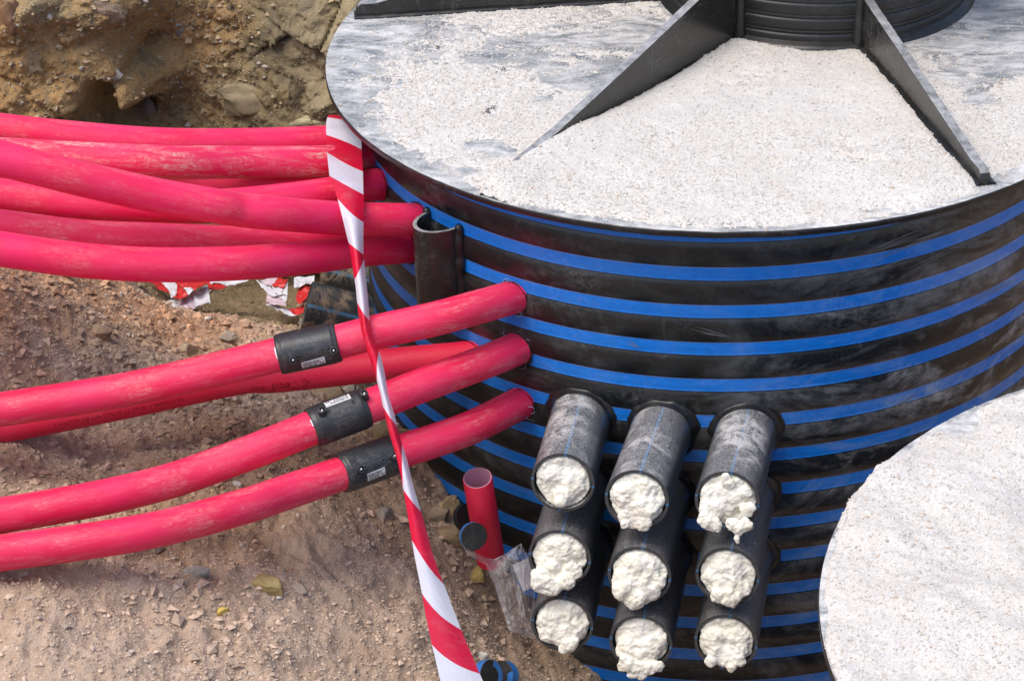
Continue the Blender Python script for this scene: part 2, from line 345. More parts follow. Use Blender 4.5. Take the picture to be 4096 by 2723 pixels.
def mat_tape():
    s = NT('red_white_barrier_tape'); uv = s.n('TexCoord').outputs['UV']; sep = s.n('SeparateXYZ'); s.l(uv, sep.inputs[0])
    odd = s.math('GREATER_THAN', s.math('FRACT', s.math('MULTIPLY', sep.outputs[0], .5)), .5)
    co = s.coord(); c = s.mix(odd, (.74, .75, .82), (.70, .008, .045))
    c = s.mix(s.ramp(s.noise(co, 30, 6), [(.55, 0), (.8, .15)]), c, (.6, .5, .45))
    m = s.out(c, .3, s.bump(s.noise(s.coord('UV', (3, 2, 1)), 2, 5, .6, .6), .35, .004)); tl = s.n('BsdfTranslucent'); s.l(c, tl.inputs[0]); mx = s.n('MixShader'); mx.inputs[0].default_value = .28
    s.l(s.b.outputs[0], mx.inputs[1]); s.l(tl.outputs[0], mx.inputs[2]); s.l(mx.outputs[0], s.t.nodes['Material Output'].inputs['Surface']); return m
M_tape = mat_tape()
def plain(name, c, r=.5, **kw): s = NT(name); return s.out(c, r, **kw)
M_white = plain('white_print', (.78, .78, .80), .4); M_ink = plain('dark_ink', (.015, .015, .02), .5)
M_scratch = plain('scored_plastic', (.16, .165, .17), .6)
M_redink = plain('dark_red_ink', (.34, .003, .014), .45); M_hole = plain('dark_hollow', (.006, .006, .006), .7)
M_pin = plain('terminal_pin', (.75, .75, .76), .35); M_bluecut = plain('blue_plastic', (.03, .16, .46), .4)
M_scrapw = plain('tape_white', (.66, .66, .70), .4); M_scrapr = plain('tape_red', (.55, .03, .03), .4); M_scrapp = plain('tape_pale_back', (.60, .47, .53), .45)
M_pinkin = plain('pale_pink_bore', (.50, .24, .32), .6)
M_root = plain('dry_root', (.16, .12, .08), .9); M_fuzz = plain('plastic_shaving', (.10, .11, .12), .5); M_fuzzb = plain('blue_shaving', (.35, .5, .75), .5)
def mat_bag():
    s = NT('clear_film'); tr = s.n('BsdfTransparent'); mx = s.n('MixShader'); co = s.coord()
    lw = s.n('LayerWeight', Blend=.25); f = s.math('ADD', s.math('MULTIPLY', lw.outputs['Facing'], .6), s.ramp(s.noise(co, 14, 5), [(.35, .06), (.75, .34)]), True)
    s.out((.85, .85, .90), .07, s.bump(s.noise(co, 12, 4, .5, 1.4), .8, .03)); s.l(f, mx.inputs[0]); s.l(tr.outputs[0], mx.inputs[1]); s.l(s.b.outputs[0], mx.inputs[2])
    s.l(mx.outputs[0], s.t.nodes['Material Output'].inputs['Surface']); return s.m
M_bag = mat_bag()

# ------------------------------------------------------------------ ground (soil in and round the excavation)
RB, Z0, PITCH, HEL = 0.7331, -0.02877, 0.07773, 0.00751      # tank wall radius, first stripe, stripe pitch, winding slope
ctl = []   # (px, py, z) on the soil
for a in [(920, 955, -.68), (1000, 1070, -.717), (1180, 1290, -.85), (1240, 1450, -.985), (1370, 1568, -1.08), (1130, 1400, -.90), (1000, 1450, -.78),
          (0, 1350, -.47), (0, 1470, -.50), (0, 1568, -.52), (300, 1340, -.50), (300, 1450, -.53), (600, 1568, -.62), (300, 1568, -.56), (900, 1568, -.76), (1100, 1540, -.88),
          (600, 1300, -.57), (620, 1420, -.60), (780, 1200, -.63), (850, 1300, -.69), (900, 1190, -.71), (1000, 1200, -.755), (950, 1130, -.70), (1050, 1300, -.80),
          (900, 990, -.655), (800, 920, -.66), (600, 970, -.615), (300, 1070, -.53), (60, 1090, -.47), (450, 1000, -.58), (700, 900, -.65),
          (640, 800, -.70), (620, 765, -.74), (450, 775, -.70), (400, 830, -.63), (300, 735, -.60), (200, 700, -.50), (100, 660, -.42), (0, 640, -.37), (0, 750, -.40), (0, 860, -.43), (150, 800, -.50),
          (250, 850, -.53), (540, 830, -.66), (480, 745, -.90), (640, 745, -.92), (350, 700, -.86), (230, 640, -.60), (310, 650, -.80),
          (450, 715, -.97), (600, 715, -1.0), (700, 745, -.97), (420, 670, -.98), (800, 730, -.99), (560, 660, -1.0), (720, 660, -1.0), (820, 640, -1.0), (500, 600, -1.0), (650, 560, -1.0)]:
    p = PZ(*a); ctl.append((p[0], p[1], a[2]))
ctl += [(.1, -1.0, -1.2), (.5, -.95, -1.3), (.9, -.8, -1.3), (1.3, -.4, -1.3), (1.2, .3, -1.3), (.9, .9, -1.25), (.3, 1.05, -1.2), (-.3, .9, -1.1), (-.05, -1.5, -1.1), (-.1, -2.1, -.9),
        (0, 0, -1.2), (.9, -1.7, -1.3), (1.8, -1.7, -1.2), (1.8, 0, -1.2), (-1.5, -1.4, -.48), (-.9, -1.5, -.6), (-.5, -1.5, -.72), (-.4, -2.3, -.6), (-1.2, -2.3, -.4), (.5, -2.5, -1.0), (-1.7, -.6, -.36), (-1.8, .2, -.3), (-1.9, .8, -.4), (-1.3, .9, -.9), (-.8, .9, -1.05)]
ctl = np.array(ctl); SOIL = RBF(ctl[:, :2], ctl[:, 2])
def soil_base(x, y):
    z = SOIL(np.clip(x, -2.1, 2.1), np.clip(y, -2.8, 1.2))
    out = np.maximum.reduce([-(x+1.75)/.7, (x-1.9)/.6, -(y+2.55)/.8, (y-.98)/.35]); k = ss(0, 1, out)
    return z*(1-k) + (.36+.03*fbm(x*.5, y*.5, 0, 3, 5))*k
def soil_h(x, y):
    z = soil_base(x, y)
    wet = ss(-.80, -.93, z)*ss(-.3, .1, y)
    amp = 1-.55*wet
    z = z + amp*.050*fbm(x*4.2, y*4.2, 0, 4, 21) - amp*.034*np.abs(fbm(x*10, y*10, 0, 5, 33, .55)) + amp*.012*np.abs(fbm(x*26, y*26, 0, 4, 37))
    f1, f2, r1, _, _ = worley(x*26+.7*vn(x*20, y*20, 0, 2), y*26+.7*vn(x*20, y*20, 0, 4), 3); z = z + amp*.020*np.clip(.5-f1, 0, 1)*(r1 > .62)*ss(-.1, .25, fbm(x*2.2, y*2.2, 0, 3, 400))
    f1, f2, r1, _, _ = worley(x*75, y*75, 8); z = z + amp*.0050*np.clip(.65-f1, 0, 1)*2*(.3+r1)
    z = z + .0022*fbm(x*180, y*180, 0, 2, 44)
    return z
def grow(a, b, step, far, ratio=1.18):
    c = list(np.arange(a, b, step)); d = step; x = c[-1]
    while x < far: d *= ratio; x += d; c.append(x)
    d = step; x = c[0]; L = []
    while x > -far: d *= ratio; x -= d; L.append(x)
    return np.array(L[::-1]+c)
gx = grow(-1.75, .12, .0045, 90); gy = grow(-1.66, .92, .0050, 90)
GX, GY = np.meshgrid(gx, gy, indexing='ij'); GZ = soil_h(GX, GY)
def soil_tint(x, y, z):
    """moisture and kind of earth, a property of the ground itself"""
    pale = np.array([.60, .465, .355]); brown = np.array([.47, .33, .215]); red = np.array([.60, .36, .215]); wet = np.array([.29, .22, .125])
    n = fbm(x*3.1, y*3.1, 0, 5, 61)[..., None]; k = ss(-.25, .35, n + .25*ss(.1, -1.1, y)[..., None])
    c = brown*(1-k)+pale*k
    kr = (ss(-.25, .2, fbm(x*2.6+5, y*2.6, 0, 4, 70))*ss(-.9, -.3, y)*ss(-.85, -1.2, x))[..., None]; c = c*(1-kr)+red*kr
    kw = (ss(-.78, -.92, soil_base(x, y))*ss(-.15, .15, y))[..., None]; c = c*(1-kw)+wet*kw
    return c
V = np.stack([GX, GY, GZ], -1).reshape(-1, 3)
g = obj('ground', mesh_np('ground', V, gridF(len(gx), len(gy)), M_soil, True, col=soil_tint(GX, GY, GZ).reshape(-1, 3))); tag(g, kind='structure')

# rock face of the excavation behind the conduits
wc = [(0, 0, .62), (0, 130, .60), (0, 262, .55), (100, 200, .60), (180, 255, .60), (200, 180, .64), (275, 262, .64), (270, 170, .68), (120, 60, .66), (50, 40, .55), (285, 210, .66), (200, 90, .70), (230, 15, .66), (275, 30, .68),
      (318, 255, .93), (320, 170, 1.02), (300, 90, 1.05), (360, 60, 1.0), (340, 220, 1.0), (450, 60, .94), (450, 200, .95), (400, 285, .92), (600, 100, .86), (600, 250, .84), (700, 50, .80), (745, 120, .76), (740, 230, .74), (700, 280, .76),
      (400, 450, .86), (600, 450, .80), (200, 400, .60), (0, 420, .5), (750, 450, .72), (400, 600, .8), (150, -100, .75), (450, -100, 1.0), (700, -100, .9)]
q = [(PY(a, b, c)[0], PY(a, b, c)[2], c) for a, b, c in wc]; q += [(.2, -.5, .98), (.2, .2, 1.05), (1.5, 0, 1.1), (1.5, -1, 1.1), (-2.1, -.4, .55), (-2.1, .2, .7), (-2.1, -1.1, .5), (-.6, .35, 1.15), (-1.5, .35, 1.0)]
q = np.array(q); WALL = RBF(q[:, :2], q[:, 2])
def wall_y(x, z):
    y = WALL(x, z)
    wx, wz = x+.05*fbm(x*6, z*6, 0, 3, 5), z+.05*fbm(x*6, z*6, 0, 3, 9)
    f1, f2, r1, dx, dz = worley(wx*4.2, wz*5.0, 12); right = ss(-1.25, -1.0, x)
    y = y - right*(.045*(r1-.5) + .05*(r1*7 % 1-.5)*dx + .05*(r1*13 % 1-.5)*dz) + right*.035*np.exp(-(f2-f1)*28)*(_hash(np.floor(wx*9), np.floor(wz*9), np.zeros_like(x), 4) > .35)
    f1, f2, r1, dx, dz = worley(wx*13, wz*14, 19); y = y - .016*(r1-.5) - .012*np.clip(.55-f1, 0, 1)*2
    f1, f2, r1, dx, dz = worley(wx*40, wz*40, 25); y = y - .006*np.clip(.5-f1, 0, 1)*2*(r1 > .4)
    return y + .05*fbm(x*3.3, z*3.3, 0, 5, 81) - .022*np.abs(fbm(x*15, z*15, 0, 5, 90, .6)) + .010*fbm(x*45, z*45, 0, 4, 92, .65) + .004*fbm(x*130, z*130, 0, 2, 91)
wx_ = grow(-2.0, -.35, .0048, 2.6, 1.15); wz_ = np.concatenate([np.arange(-1.35, -.75, .02), np.arange(-.75, .36, .0048), np.arange(.36, .45, .02)])
WX, WZ = np.meshgrid(wx_, wz_, indexing='ij'); WY = wall_y(WX, WZ); WY = WY + np.where(WZ > .30, (WZ-.30)*6, 0)
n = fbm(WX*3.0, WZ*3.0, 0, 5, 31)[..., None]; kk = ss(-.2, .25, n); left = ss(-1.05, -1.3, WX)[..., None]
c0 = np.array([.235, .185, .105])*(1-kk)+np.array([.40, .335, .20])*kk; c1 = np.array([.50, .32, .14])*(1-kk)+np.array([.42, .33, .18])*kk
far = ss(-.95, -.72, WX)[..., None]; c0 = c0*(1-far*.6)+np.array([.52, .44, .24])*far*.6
rec_shade = (ss(-1.28, -1.2, WX)*ss(-.93, -1.1, WX))[..., None]; c0 = c0*(1-.45*rec_shade)  # shade of the recess put into the rock tint
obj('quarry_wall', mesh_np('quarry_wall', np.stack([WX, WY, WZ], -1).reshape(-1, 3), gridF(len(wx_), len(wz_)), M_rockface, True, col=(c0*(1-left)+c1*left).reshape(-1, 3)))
tag(bpy.data.objects['quarry_wall'], 'ochre and grey rock face of the excavation behind the red conduits', 'rock wall')

# ------------------------------------------------------------------ loose grains
def grains(name, X, size, tint, mat, flat=.7, seed=0, kind='stuff', parent=None):
    rg = np.random.default_rng(seed); n = len(X)
    base = np.array([[1, 0, 0], [0, 1, 0], [-1, 0, 0], [0, -1, 0], [0, 0, 1], [0, 0, -1]], float)
    V = base[None]*(1+.45*(rg.random((n, 6, 1))-.5)) + .28*(rg.random((n, 6, 3))-.5)
    V *= size[:, None, None]*np.stack([.8+.5*rg.random(n), .6+.4*rg.random(n), flat*(.5+.6*rg.random(n))], -1)[:, None]
    a = rg.random(n)*6.283; t = (rg.random(n)-.5)*1.2; ca, sa, ct, st = np.cos(a), np.sin(a), np.cos(t), np.sin(t)
    x, y, z = V[..., 0], V[..., 1], V[..., 2]; y, z = y*ct[:, None]-z*st[:, None], y*st[:, None]+z*ct[:, None]
    x, y = x*ca[:, None]-y*sa[:, None], x*sa[:, None]+y*ca[:, None]
    V = np.stack([x, y, z], -1)+X[:, None]
    f = np.array([[0, 1, 4], [1, 2, 4], [2, 3, 4], [3, 0, 4], [1, 0, 5], [2, 1, 5], [3, 2, 5], [0, 3, 5]])
    F = (f[None]+np.arange(n)[:, None, None]*6).reshape(-1, 3)
    o = obj(name, mesh_np(name, V.reshape(-1, 3), F, mat, False, col=np.repeat(tint, 6, 0)), parent)
    if kind: o['kind'] = kind
    return o
N = 120000; rx = RNG.uniform(-1.62, .02, N); ry = RNG.uniform(-1.66, .95, N)
keep = (rx**2+ry**2 > .72**2) & ((ry < .2) | (RNG.random(N) < .25)) & (fbm(rx*3.5, ry*3.5, 0, 4, 77)+.4*RNG.random(N) > -.12)
rx, ry = rx[keep], ry[keep]; sz = .0012+.0018*RNG.random(len(rx))+.006*RNG.random(len(rx))**18
tt = soil_tint(rx, ry, 0)*(.9+.4*RNG.random((len(rx), 1))); wh = RNG.random(len(rx)) > .72; tt[wh] = np.array([.58, .475, .385])*(.8+.35*RNG.random((wh.sum(), 1)))
wk = (soil_base(rx, ry) < -.85) & (ry > 0); tt[wk] *= .75
mx_ = RNG.uniform(-1.6, 0, 14000); my_ = RNG.uniform(-1.6, .5, 14000); km = (mx_**2+my_**2 > .75**2) & (fbm(mx_*2.8, my_*2.8, 0, 4, 177)+.25*RNG.random(14000) > .04); mx_, my_ = mx_[km], my_[km]
g = grains('gravel', np.stack([rx, ry, soil_h(rx, ry)+sz*.2], -1), sz, np.clip(tt, 0, .8), M_grain, .8, 3); tag(g, 'loose pale grit and small gravel strewn over the brown soil', 'gravel')
sm_ = .003+.012*RNG.random(len(mx_))**4; grains('crumb', np.stack([mx_, my_, soil_h(mx_, my_)+sm_*.25], -1), sm_, np.clip(soil_tint(mx_, my_, 0)*(.8+.45*RNG.random((len(mx_), 1))), 0, .8), M_soilcrumb, .8, 23, 'stuff', g)

N = 26000; qx = RNG.uniform(-1.95, -.5, N); qz = RNG.uniform(-.75, .34, N); kq = (qx < -1.15) | (RNG.random(N) < .30); qx, qz = qx[kq], qz[kq]
sz = .0014+.0022*RNG.random(len(qx))+.010*RNG.random(len(qx))**16; tq = np.array([.36, .28, .17])*(.65+.8*RNG.random((len(qx), 1))); wq = RNG.random(len(qx)) > .9; tq[wq] = np.array([.48, .44, .38])
gq = grains('stone_chip', np.stack([qx, wall_y(qx, qz)-sz*.2, qz], -1), sz, np.clip(tq, 0, .8), M_grain, .9, 13, 'stuff', bpy.data.objects['quarry_wall'])

# ------------------------------------------------------------------ stones
def rock(p, sx, sy, sz_, tint, label, seed, name='rock', sink=.3, group=None, rot=None, wall=False, rough=.16):
    bm = bmesh.new(); bmesh.ops.create_icosphere(bm, subdivisions=4, radius=1); V = np.array([v.co[:] for v in bm.verts]); F = np.array([[v.index for v in f.verts] for f in bm.faces]); bm.free()
    rg = np.random.default_rng(seed)
    for _ in range(12):                                       # chop flat faces off
        d = nrm(rg.normal(size=3)); h = .50+.30*rg.random(); k = V@d; V = V - np.maximum(k-h, 0)[:, None]*d*.9
    V = V*(1+rough*fbm(V[:, 0]*1.7+seed, V[:, 1]*1.7, V[:, 2]*1.7, 5, seed))[:, None]; V = V*(1+.09*fbm(V[:, 0]*7, V[:, 1]*7+seed, V[:, 2]*7, 4, seed, .65))[:, None]
    V = V*np.array([sx, sy, sz_]); a = rg.random()*6.28 if rot is None else rot; V = V@np.array([[math.cos(a), math.sin(a), 0], [-math.sin(a), math.cos(a), 0], [0, 0, 1]])
    col = np.array(tint)[None]*(.8+.4*(fbm(V[:, 0]*40, V[:, 1]*40, V[:, 2]*40, 3, seed)[:, None]+.5))
    p = np.array(p); V = V + p*0
    o = obj(name, mesh_np(name, V, F, M_rock, True, col=np.clip(col, 0, 1))); o.location = Vector([float(c) for c in p]); add_edge_sharp(o.data, 35)
    return tag(o, label, 'stone' if name != 'clod' else 'clod', group)
def on_soil(px, py, z0=-.7):
    """march the view line down to the soil to find where the stone lies"""
    d = ray(px, py); t = np.linspace(3.2, 6.5, 3300); X = CAM+t[:, None]*d; h = soil_h(X[:, 0], X[:, 1]); i = np.argmax(X[:, 2] < h); return X[i], t[i]
YEL = (.52, .40, .17); GRY = (.36, .33, .28); WHT = (.66, .64, .58); TAN = (.46, .36, .24); BRN = (.27, .19, .11)
stones = [ # px, py, width px, height px, tint, kind, label
 (610, 1338, 92, 52, YEL, 'rock', 'large pale yellow stone on the sand below the lowest red conduit'),
 (447, 1310, 50, 34, GRY, 'rock', 'wedge shaped grey stone left of the large yellow stone'),
 (690, 1352, 34, 26, (.5, .42, .34), 'rock', 'beige stone just right of the large yellow stone'),
 (508, 1404, 28, 22, (.55, .41, .10), 'rock', 'small bright yellow stone chip in the foreground sand'),
 (353, 1262, 52, 26, (.20, .17, .13), 'rock', 'dark stone tucked under the lowest red conduit'),
 (883, 1180, 44, 46, (.40, .35, .28), 'rock', 'rough grey stone left of the hanging barrier tape'),
 (1040, 1158, 48, 78, (.50, .39, .20), 'rock', 'upright yellowish stone against the tank left of the red stub'),
 (1005, 1180, 60, 50, (.40, .31, .21), 'clod', 'brown clod between the tape and the yellow upright stone'),
 (1048, 1222, 66, 62, (.36, .27, .15), 'clod', 'mossy brown clod beside the black plastic disc'),
 (1102, 1318, 32, 46, (.48, .35, .12), 'rock', 'yellow brown stone beside the clear plastic bag'),
 (700, 742, 26, 24, (.68, .68, .60), 'rock', 'white stone behind the coupler of the topmost jointed conduit'),
 (430, 802, 34, 40, TAN, 'rock', 'tan stone on the soil ridge above the jointed conduits'),
 (523, 772, 30, 26, (.50, .42, .32), 'rock', 'pale stone on the crest of the soil ridge'),
 (545, 1112, 20, 20, WHT, 'rock', 'small white stone between the two lower conduits'),
 (290, 1086, 44, 18, (.50, .48, .40), 'rock', 'flat pale slab touching the middle jointed conduit'),
 (1112, 1510, 28, 22, (.62, .60, .54), 'rock', 'rounded white pebble right of the tape at the bottom'),
 (640, 1374, 16, 12, WHT, 'rock', 'white pebble at the foot of the large yellow stone'),
 (770, 906, 74, 44, (.33, .25, .15), 'clod', 'brown clod under the red conduit with dark print'),
 (805, 893, 30, 28, (.48, .44, .35), 'rock', 'light grey stone above the middle coupler'),
 (892, 992, 92, 60, (.30, .23, .12), 'clod', 'big mossy clod between the middle and lower couplers'),
 (812, 729, 50, 32, (.30, .20, .10), 'clod', 'rusty brown clod on the buried black pipe end'),
 (438, 1076, 12, 12, WHT, 'rock', 'tiny white stone above the middle jointed conduit'),
 (745, 690, 44, 22, (.30, .22, .13), 'clod', 'muddy clod lying on the half buried black pipe'),
 (225, 762, 60, 40, (.40, .28, .18), 'clod', 'reddish clod on the slope at left below the conduit bundle'),
 (478, 733, 16, 14, WHT, 'rock', 'white pebble in the hollow below the tape scraps'),
 (1000, 1290, 34, 30, (.42, .32, .20), 'clod', 'brown clod left of the clear plastic bag'),
 (150, 1440, 22, 16, (.5, .43, .36), 'rock', 'beige pebble in the sand at the lower left'),
 (300, 1500, 18, 14, (.5, .45, .38), 'rock', 'grey beige pebble in the sand near the lower edge'),
]
for i, (px, py, wpx, hpx, tint, kind, lab) in enumerate(stones):
    p, t = on_soil(px, py+hpx*.25); k = K*t/FPX*.5; f = .62
    rock(p+np.array([0, hpx*k*.25, hpx*k*.12]), wpx*k*1.42, hpx*k*1.25, hpx*k*1.15, tint, lab, 100+i, kind, rot=0.0)
def on_wall(px, py):
    d = ray(px, py); t = np.linspace(4.6, 6.6, 2500); X = CAM+t[:, None]*d; h = wall_y(X[:, 0], X[:, 2]); i = np.argmax(X[:, 1] > h); return X[i], t[i]
for i, (px, py, wpx, hpx, tint, lab) in enumerate([
 (262, 178, 34, 34, (.48, .46, .44), 'pale grey stone sticking out of the earth bulge at upper left'),
 (345, 262, 36, 60, (.26, .24, .23), 'dark slab of stone wedged at the foot of the rock face'),
 (683, 246, 38, 40, (.46, .37, .17), 'round yellow stone in the rock face near the tank lid'),
 (418, 82, 26, 34, (.24, .22, .19), 'rounded grey stone in the shaded part of the rock face'),
 (62, 150, 74, 44, (.24, .18, .11), 'large brown stone bedded in the bulge at far upper left'),
 (235, 30, 112, 50, (.25, .185, .13), 'overhanging brown boulder at the top of the rock face'),
 (590, 235, 130, 78, (.30, .245, .145), 'broad cracked block low in the rock face'),
 (730, 285, 92, 52, (.52, .46, .27), 'pale yellow block in the rock face just above the tape'),
 (20, 50, 60, 80, (.26, .15, .08), 'rusty brown block at the very top left corner'),
 (375, 85, 34, 20, (.30, .23, .13), 'flat ochre stone beside the rounded grey stone'),
 (52, 258, 14, 10, (.34, .34, .36), 'small bluish pebble above the top red conduit')]):
    p, t = on_wall(px, py); k = K*t/FPX*.5
    rock(p+np.array([0, .010, -.0]), wpx*k*1.30, hpx*k*.60, hpx*k*1.25, tint, lab, 300+i, 'rock', rot=0.0, rough=.45)

# ------------------------------------------------------------------ tanks
def wall_mesh(R, z_top, z_bot, cen, nth=560, nz=420, ph0=Z0, seam=math.pi/2):
    th = np.linspace(seam-2*np.pi, seam, nth+1); z = np.linspace(z_top, z_bot, nz); Z_, T_ = np.meshgrid(z, th, indexing='ij')
    turn = (ph0 - Z_ + HEL*(T_+np.pi/2))/PITCH; fr = turn-np.floor(turn)
    r = R + .0065*np.sin(np.clip((fr-.345)/.655, 0, 1)*np.pi)**.7 + .0006*np.sin(np.clip(fr/.345, 0, 1)*np.pi)
    V = np.stack([cen[0]+r*np.cos(T_), cen[1]+r*np.sin(T_), cen[2]+Z_], -1).reshape(-1, 3); uv = np.stack([T_*R, turn+20], -1).reshape(-1, 2)
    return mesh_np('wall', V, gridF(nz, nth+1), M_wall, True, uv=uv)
def lid_mesh(R, cen, t=.0135):
    rg = .0016; pr = [(0, 0), (R*.5, 0), (R-.02, 0), (R-rg, 0), (R-.0004, -.0012), (R, -.004), (R-.0005, -t+.002), (R-.003, -t), (R-.04, -t), (0, -t)]
    V, F = revolve(pr, 420, cen); fr = F.reshape(len(pr)-1, -1, 4); mi = np.zeros(len(F), int); mi.reshape(len(pr)-1, -1)[3:] = 1
    nz = .0012*fbm(V[:, 0]*30, V[:, 1]*30, V[:, 2]*30, 3, 3)*(np.hypot(V[:, 0]-cen[0], V[:, 1]-cen[1]) > R*.97); V[:, 2] += nz
    me = mesh_np('lid', V, F, [M_lid, M_rim], True, mi=mi); add_edge_sharp(me, 50); return me
T1 = empty('storage_tank', (0, 0, -1.35), 'large black round tank with blue winding stripes and a grit covered lid', 'tank')
T1.location = (0, 0, -1.35); bpy.context.view_layer.update()
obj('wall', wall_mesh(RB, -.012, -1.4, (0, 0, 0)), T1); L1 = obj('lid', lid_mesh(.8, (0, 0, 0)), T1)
NC = np.array([.2, .32]); NR = .318
prof = [(NR, -.001)]; zz = .0
for k in range(10):
    z0 = .004+k*.033; prof += [(NR+.001, z0), (NR+.0018, z0+.003), (NR+.0026, z0+.010), (NR+.0024, z0+.018), (NR+.0014, z0+.0215), (NR-.0012, z0+.0230), (NR-.0012, z0+.0245), (NR+.0012, z0+.0262), (NR+.0014, z0+.0300), (NR-.0004, z0+.0318)]
zt = prof[-1][1]; prof += [(NR, zt+.004), (NR-.022, zt+.004), (NR-.022, -.001)]
V, F = revolve(prof, 260, (NC[0], NC[1], 0)); nk = obj('neck', mesh_np('neck', V, F, M_collar, True), T1)
V, F = revolve([(NR+.020, -.001), (NR+.019, .003), (NR+.012, .008), (NR+.004, .012), (NR-.002, .016)], 260, (NC[0], NC[1], 0)); V[:, 2] += .0012*fbm(V[:, 0]*40, V[:, 1]*40, 0, 3, 3); obj('weld_bead', mesh_np('weld_bead', V, F, M_collar, True), nk)
V, F = revolve([(NR+.06, zt+.003), (NR+.062, zt+.012), (NR+.055, zt+.022), (NR-.05, zt+.026), (0, zt+.03)], 120, (NC[0], NC[1], 0)); obj('neck_cap', mesh_np('neck_cap', V, F, M_rim, True), nk)
def gusset(tip, hts, th=.0095, label=None):
    """upright triangular plate from the neck to the lid edge; hts = [(distance from neck axis, height)]"""
    tip = np.array(tip, float); d = tip-NC; L = np.linalg.norm(d); d /= L; nn = np.array([-d[1], d[0]])
    S = [NR-.01]+[a for a, b in hts]+[L]; H = [hts[0][1]+(hts[0][0]-NR)*.2]+[b for a, b in hts]+[.0]
    ring = [(S[0], -.002)]+[(a, b) for a, b in zip(S, H)][:-1]+[(L-.012, hts[-1][1]), (L-.004, hts[-1][1]*.8), (L, hts[-1][1]*.45), (L+.001, -.002)]
    parts = []; side = []
    for sgn in (-1, 1): side.append(np.array([[NC[0]+d[0]*a+nn[0]*th*sgn, NC[1]+d[1]*a+nn[1]*th*sgn, b] for a, b in ring]))
    n_ = len(ring); me = bpy.data.meshes.new('gusset'); V = np.vstack(side).tolist()
    me.from_pydata(V, [], [list(range(n_)), list(range(2*n_-1, n_-1, -1))]+[[i, i+n_, (i+1) % n_+n_, (i+1) % n_] for i in range(n_)]); me.materials.append(M_gusset)
    o = obj('gusset', me, T1); bv = o.modifiers.new('b', 'BEVEL'); bv.width = .0012; bv.segments = 2
    ps = []
    for sgn in (-1, 1):
        s_ = np.linspace(NR, L+.004, 60); pa = np.stack([NC[0]+d[0]*s_+nn[0]*(th+.002)*sgn, NC[1]+d[1]*s_+nn[1]*(th+.002)*sgn, .001+.001*vn(s_*30, s_*0, 0, 5)], -1)
        t_, n1, n2, _ = frames(pa); a_ = np.linspace(0, 2*np.pi, 12, endpoint=False); rr = .0070*(1+.15*vn(s_*60, s_*0, 0, 9))
        ps.append(((pa[:, None]+rr[:, None, None]*(np.cos(a_)[None, :, None]*n1[:, None]*1.4+np.sin(a_)[None, :, None]*n2[:, None]*.8)).reshape(-1, 3), gridF(60, 12, True)[:, ::-1]))
    V, F = join(ps); obj('weld_bead', mesh_np('weld_bead', V, F, M_collar, True), o)
    ps = [revolve([(.016, -.002), (.016, .01), (.012, .04), (.011, hts[0][1]+.02)], 14, (NC[0]+d[0]*(NR+.001)+nn[0]*.013*s_, NC[1]+d[1]*(NR+.001)+nn[1]*.013*s_, 0)) for s_ in (-1, 1)]
    V, F = join(ps); obj('corner_weld', mesh_np('corner_weld', V, F, M_collar, True), o)
    return o
gusset((-.409, -.637), [(.47, .134), (.69, .086), (.935, .036), (1.08, .016)])
gusset((.478, -.606), [(.33, .103), (.53, .078), (.77, .047), (.915, .028)])
gusset((-.765, .147), [(.40, .150), (.80, .060), (.94, .030)])
sg_ = random.Random(12); ps = []
for (x0, y0, x1, y1, n_) in [(1955, 650, 2110, 590, 5), (1990, 585, 2140, 530, 6), (2020, 600, 2210, 520, 4), (2080, 630, 2200, 575, 4), (2110, 565, 2190, 520, 3), (2230, 700, 2340, 640, 4), (1440, 780, 1475, 800, 3), (1600, 760, 1680, 770, 3), (2050, 950, 2120, 905, 5)]:
    for k in range(n_):
        a_ = (x0+sg_.uniform(-12, 12), y0+sg_.uniform(-9, 9)); b_ = (x1+sg_.uniform(-14, 14), y1+sg_.uniform(-9, 9)); L = []
        for t in np.linspace(0, 1, 16):
            d = ray(a_[0]+(b_[0]-a_[0])*t, a_[1]+(b_[1]-a_[1])*t); R2 = RB+.0074; A_ = d[0]**2+d[1]**2; B_ = 2*(CAM[0]*d[0]+CAM[1]*d[1]); C_ = CAM[0]**2+CAM[1]**2-R2**2; L.append(CAM+d*((-B_-math.sqrt(B_*B_-4*A_*C_))/2/A_))
        L = np.array(L); wd = .0007*sg_.uniform(.4, 1.2)*np.sin(np.linspace(.05, 3.1, 16))[:, None]*np.array([0, 0, 1]); ps.append((np.stack([L-wd, L+wd], 1).reshape(-1, 3), gridF(16, 2)))
V, F = join(ps); obj('scratch', mesh_np('scratch', V, F[0], M_scratch, True), T1)['kind'] = 'stuff'
# half round cable channel welded to the wall
ca = math.radians(-134.2); rad = np.array([math.cos(ca), math.sin(ca), 0]); tan = np.array([-rad[1], rad[0], 0]); cc = rad*(RB+.004)
a_ = np.linspace(-np.pi/2-.15, np.pi/2+.15, 40); zs = np.linspace(-.125, -.325, 24); ro_, ri_ = .046, .040
def chan(r): return (cc + r*(np.cos(a_)[None, :, None]*rad*1.35+np.sin(a_)[None, :, None]*tan) + np.array([0, 0, 1])*zs[:, None, None]).reshape(-1, 3)
nA = len(a_); Vc = np.vstack([chan(ro_), chan(ri_)]); Fo = gridF(len(zs), nA); rim = []
for k in (0, len(zs)-1):
    i = k*nA+np.arange(nA-1); rim.append(np.stack([i, i+1, i+1+nA*len(zs), i+nA*len(zs)], -1))
for k in (0, nA-1):
    i = np.arange(len(zs)-1)*nA+k; rim.append(np.stack([i, i+nA, i+nA+nA*len(zs), i+nA*len(zs)], -1))
ch = obj('cable_channel', mesh_np('cable_channel', Vc, np.vstack([Fo, Fo[:, ::-1]+nA*len(zs)]+rim), M_gusset, True), T1); add_edge_sharp(ch.data, 50)
ps = []
